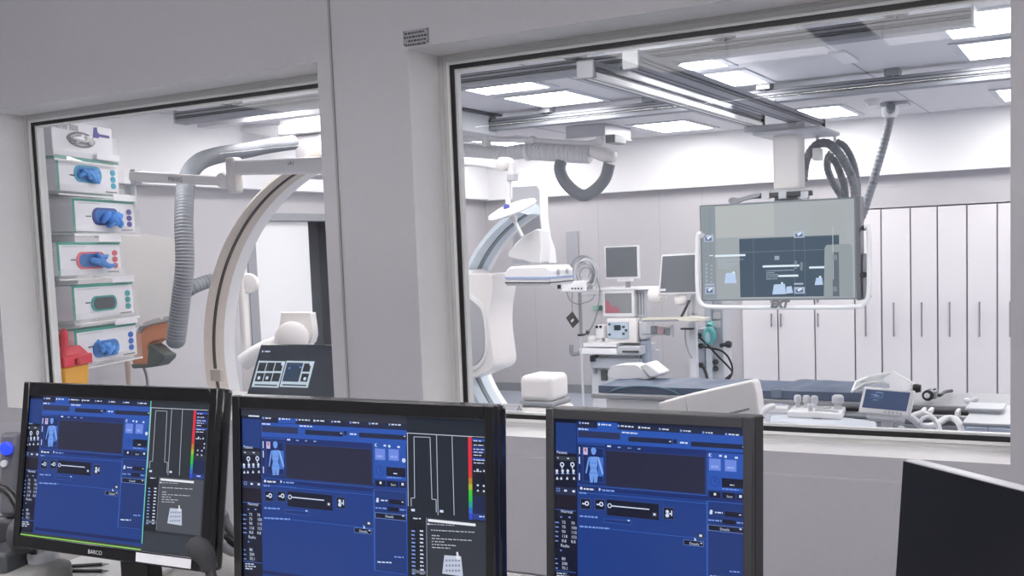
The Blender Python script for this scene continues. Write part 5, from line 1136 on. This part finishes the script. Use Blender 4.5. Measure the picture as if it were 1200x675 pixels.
for x, y, r_, h in ((935, 477, .018, .052), (945, 477.5, .018, .052), (954.5, 478, .018, .052), (950, 481.5, .017, .03), (982, 479.5, .028, .06)):
    q = WZ(x, y, zk + .03); MB().lathe([(r_ * .7, 0), (r_ * .6, h * .4), (r_, h * .55), (r_, h), (r_ * .7, h * 1.15)], q).build('joystick', m_lgrey, t)
for x, y in ((962, 478.5), (966, 479), (970.5, 478.5), (959, 481), (964, 481.5), (970, 482), (975, 482), (979, 483)):
    q = WZ(x, y, zk + .03); MB().bx(q.x - .014, q.x + .014, q.y - .012, q.y + .012, q.z, q.z + .008).build('key', m_dgrey if y < 477 else m_lgrey, t, bevel=.002)
t = thing('foot_control_box', 'small white push button box left of the joystick unit', 'control box', WZ(912, 474, zk))
flatpoly([(896, 477.5), (899, 470), (927, 471.5), (923, 478)], zk + .03, .03).build('housing', m_white, t, bevel=.006)
for x in (899.5, 904): 
    q = WZ(x, 473, zk + .03); MB().lathe([(.012, 0), (.012, .012)], q, seg=12).build('button', m_dgrey, t)
for x in (909, 914, 919):
    q = WZ(x, 474.5, zk + .03); MB().lathe([(.012, 0), (.012, .006)], q, seg=12).build('button', mat('lilac_button', (196, 196, 216), .4), t)
ptube([(893, 489, 4.72), (896, 481, 4.74), (901, 477, 4.78), (906, 476, 4.82)], .014, 14, 10).build('bracket_arm', m_white, t)
# touch panel
Mt = RZ(-20) @ RX(-24.7)
t = thing('touch_terminal', 'white framed touch terminal with a dark blue screen beside the table', 'touch terminal', (-.843, 4.735, .945), Mt)
Wt, Ht = .237, .117
MB().bx(-Wt / 2, Wt / 2, 0, .018, 0, Ht).build('casing', m_white, t, local=True, bevel=.006)
MB().bx(-Wt / 2 + .016, Wt / 2 - .016, -.001, .001, .022, Ht - .012).build('screen', emit('panel_screen', (58, 78, 116), .8), t, local=True, smooth=False)
scr = MB()
for x, z, w_, h in ((-.055, .092, .036, .004), (-.075, .082, .03, .003), (-.02, .070, .002, .02), (-.075, .070, .055, .0015), (-.06, .076, .025, .006), (-.06, .058, .028, .003)): scr.bx(x, x + w_, -.0018, -.0012, z, z + h)
scr.build('screen_text', emit('panel_text', (120, 146, 190), .9), t, local=True, smooth=False)
for k in range(5): MB().lathe([(.0055, 0), (.0055, .003)], (.01 + k * .018, 0, .011), (0, -1, 0), seg=12).build('button', m_lgrey, t, local=True)
MB().bx(-.08, .08, .01, .05, -.022, .02).build('holder', m_lgrey, t, local=True, bevel=.006)
q = WM[t.name] @ Vector((0, .04, -.01)); MB().bx(q.x - .02, q.x + .02, q.y - .02, q.y + .02, .70, q.z).build('post', m_lgrey, t, bevel=.004)
t = thing('side_shelf', 'grey side shelf under the touch panel with a round white button', 'shelf', WZ(1070, 505, .78))
a, b = W(1028, 494, 4.62), W(1112, 494, 4.62)
MB().bx(a.x, b.x, 4.62, 5.1, .685, .70).build('shelf_plate', mat('slate_grey_plate', (168, 170, 178), .35), t, bevel=.004)
MB().bx(a.x, b.x, 4.60, 4.62, .3, .85).build('front_panel', mat('slate_grey_panel', (172, 175, 184), .35), t, bevel=.006)
MB().bx(a.x + .05, b.x - .05, 4.66, 5.0, 0, .685).build('cabinet', m_lgrey, t, bevel=.01)
MB().lathe([(.016, 0), (.016, .008), (.010, .012)], W(1056, 503, 4.60), (0, -1, 0)).build('button', m_bead, t)
# clear plastic hood lying on the mattress end
t = thing('plastic_hood', 'clear crumpled plastic hood over the end of the mattress, behind the touch panel', 'plastic cover', W(1035, 457, 5.5))
hp = [W(998, 459, 5.36), W(1003, 447, 5.5), W(1016, 441.5, 5.6), W(1047, 435.5, 5.6), W(1073, 451, 5.5), W(1066, 458, 5.38), W(1028, 459, 5.34), W(1030, 447, 5.38), W(1012, 450, 5.36)]
hd = MB().add(hp, [(0, 8, 1), (8, 7, 2), (8, 2, 1), (7, 3, 2), (7, 4, 3), (7, 6, 5), (7, 5, 4), (8, 0, 6), (8, 6, 7)]).build('plastic_sheet', clear('crumpled_plastic', (238, 238, 242), .22, 1.45), t, smooth=False, fix=False)
hd.modifiers.new('thickness', 'SOLIDIFY').thickness = .002
ed = MB()
for a, b in ((0, 1), (1, 2), (2, 3), (3, 4), (0, 8), (8, 7)): ed.tube([hp[a], hp[b]], .005, 8)
ed.build('welded_edge', m_bead, t)
MB().lathe([(.018, -.015), (.022, 0), (.018, .02)], W(1074, 455, 5.42), (1, 0, 0)).build('clamp_knob', m_blk, t)
# small camera-like box on the table
t = thing('rail_control', 'small grey box with a black and white dial on the table top', 'control box', WZ(1090, 468, .898))
pxbox(1083, 458.5, 1097, 468, 5.40, .09).build('housing', m_grey, t, bevel=.006)
MB().lathe([(.026, 0), (.026, .012), (.02, .016)], W(1087.5, 463.2, 5.40), (0, -1, 0)).build('dial_ring', m_blk, t); MB().lathe([(.013, 0), (.013, .02), (.009, .022)], W(1087, 463, 5.40), (0, -1, 0)).build('dial_cap', m_bead, t)
for x in (1088, 1093.5): pxbox(x, 455.8, x + 2.6, 458.6, 5.44, .03).build('top_knob', m_blk if x > 1090 else m_grey, t, bevel=.002)
ptube([(1097, 463, 5.45), (1102, 463, 5.47), (1107, 459.5, 5.6), (1115, 458, 5.75)], .009, 16, 8).build('lever', m_blk, t)
# rail clamps, white hoses, wing screw, tray, pale blue drawers
for x, y0, y1, lb in ((1078, 480.5, 489, 'white rail clamp nearest the touch panel'), (1086.5, 480.5, 487, 'white rail clamp, middle of three on the lower rail'), (1118.5, 482, 491, 'white rail clamp under the steel rail, closest to the white tray')):
    t = thing('rail_clamp', lb, 'clamp', W(x + 2.3, y1, 5.2), group='clamps on the table rail')
    pxbox(x, y0, x + 4.6, y1, 5.19, .1).build('clamp_body', m_white, t, bevel=.005); pxbox(x + .8, y1 - 1, x + 3.8, y1 + 2.5, 5.2, .04).build('clamp_screw', m_lgrey, t, bevel=.003)
for pts, r_, lb in (([(1061, 486, 4.9), (1071, 492, 4.95), (1079, 498.5, 5.0), (1089, 499.5, 5.05), (1099, 496, 5.1), (1109, 490.5, 5.15), (1118.5, 491, 5.15), (1125, 498, 5.1), (1127.5, 512, 5.05), (1128, 530, 5.0)], .015, 'thick white hose swinging in a long wave below the table rail'),
                    ([(1067, 488, 5.08), (1074, 485, 5.1), (1081, 484, 5.12), (1090, 487, 5.12), (1097, 494, 5.1), (1101, 503, 5.08), (1102, 515, 5.05), (1102, 530, 5.0)], .011, 'thin white hose arched over the wavy one'),
                    ([(1076, 496, 4.96), (1082, 490, 4.98), (1088, 488.5, 5.0), (1094, 492, 5.02), (1099, 502, 5.0), (1100, 520, 4.98)], .008, 'thinnest white tube in the small inner arch below the clamps')):
    tag(ptube(pts, r_, 60, 12).build('white_hose', m_white), lb, 'hose', 'white hoses at the table')
t = thing('wing_screw', 'white wing screw standing on the rail above the white tray', 'wing screw', W(1138.5, 478, 5.30))
MB().cyl(W(1138.5, 480, 5.30), W(1138.3, 471, 5.30), .012).build('stem', m_lgrey, t)
for s_ in (-1, 1): MB().ell(W(1138.3 + s_ * 3.4, 469.5 - s_ * .6, 5.30), (.022, .012, .013), RY(-s_ * 25)).build('wing', m_white, t)
t = thing('white_tray', 'shallow white tray with sloping sides at the lower right of the window', 'tray', W(1156, 495, 4.95))
Yt = 4.95; q = [W(1134, 481, Yt), W(1173, 483, Yt), W(1173, 483, Yt) + Vector((0, .16, .0)), W(1134, 481, Yt) + Vector((0, .16, 0))]
p_ = [W(1138, 494, Yt), W(1171, 496, Yt), W(1171, 496, Yt) + Vector((0, .12, .0)), W(1138, 494, Yt) + Vector((0, .12, 0))]
MB().hexa([p_[0], p_[1], p_[2], p_[3], q[0], q[1], q[2], q[3]]).build('tray_body', mat('pale_lilac_tray', (190, 193, 206), .4), t, bevel=.004)
g = .01; MB().bx(q[0].x - g, q[1].x + g, Yt - g, Yt + .17, q[0].z, q[0].z + .012).build('tray_rim', m_lgrey, t, bevel=.004)
t = thing('drawer_unit', 'pale blue drawer unit in the lower right corner of the window', 'drawer unit', W(1160, 515, 4.6))
a, b, c_ = W(1131, 495, 4.7), W(1225, 495, 4.7), W(1158, 495, 4.7)
zt_ = W(1150, 495.5, 4.7).z
MB().bx(a.x, b.x, 4.7, 5.2, .05, zt_ - .01).build('body', mat('ice_blue', (184, 196, 214), .4), t, bevel=.006)
MB().bx(a.x - .01, b.x + .01, 4.69, 5.21, zt_ - .01, zt_).build('top_edge', m_lgrey, t, bevel=.002)
for x0, x1 in ((a.x + .005, c_.x - .004), (c_.x + .004, b.x - .005)): MB().bx(x0, x1, 4.685, 4.70, .45, zt_ - .016).build('drawer_front', mat('ice_blue_front', (196, 207, 224), .35), t, bevel=.004)
for x in (a.x + .03, b.x - .03): MB().bx(x - .02, x + .02, 4.75, 5.15, 0, .05).build('foot', m_grey, t)
# warning sticker on the glass
t = thing('warning_sticker', 'translucent warning sticker with trefoil on the lower left of the right window pane', 'sticker', W(600, 490, 3.206))
YS = 3.2055
px_prism([(588, 473), (612.5, 473.5), (612.5, 492), (588, 492)], YS, .0012).build('sticker_sheet', clear('sticker_film', (236, 236, 240), .45, 1.2), t, smooth=False)
q = W(608.3, 478.8, YS - .0006); k = 2.9 / ppm(q); tr = MB()
tr.prism([(q.x + k * .25 * math.cos(2 * PI * i / 12), q.y, q.z + k * .25 * math.sin(2 * PI * i / 12)) for i in range(12)], (0, .0005, 0))
for a0 in (90, 210, 330):
    aa = [math.radians(a0 - 30 + 10 * i) for i in range(7)]
    tr.prism([(q.x + k * .42 * math.cos(v), q.y, q.z + k * .42 * math.sin(v)) for v in aa] + [(q.x + k * math.cos(v), q.y, q.z + k * math.sin(v)) for v in aa[::-1]], (0, .0005, 0))
tr.build('trefoil', m_dgrey, t, smooth=False)
tx = MB()
for i, (y, n_) in enumerate(((475.5, 8), (479, 6), (483, 11), (487, 9))):
    p = W(590, y, YS - .0006)
    for j in range(n_): tx.bx(p.x + j * .0068, p.x + j * .0068 + .0048, p.y, p.y + .0005, p.z - .0015, p.z + .0015)
tx.build('printed_lines', m_grey, t, smooth=False)
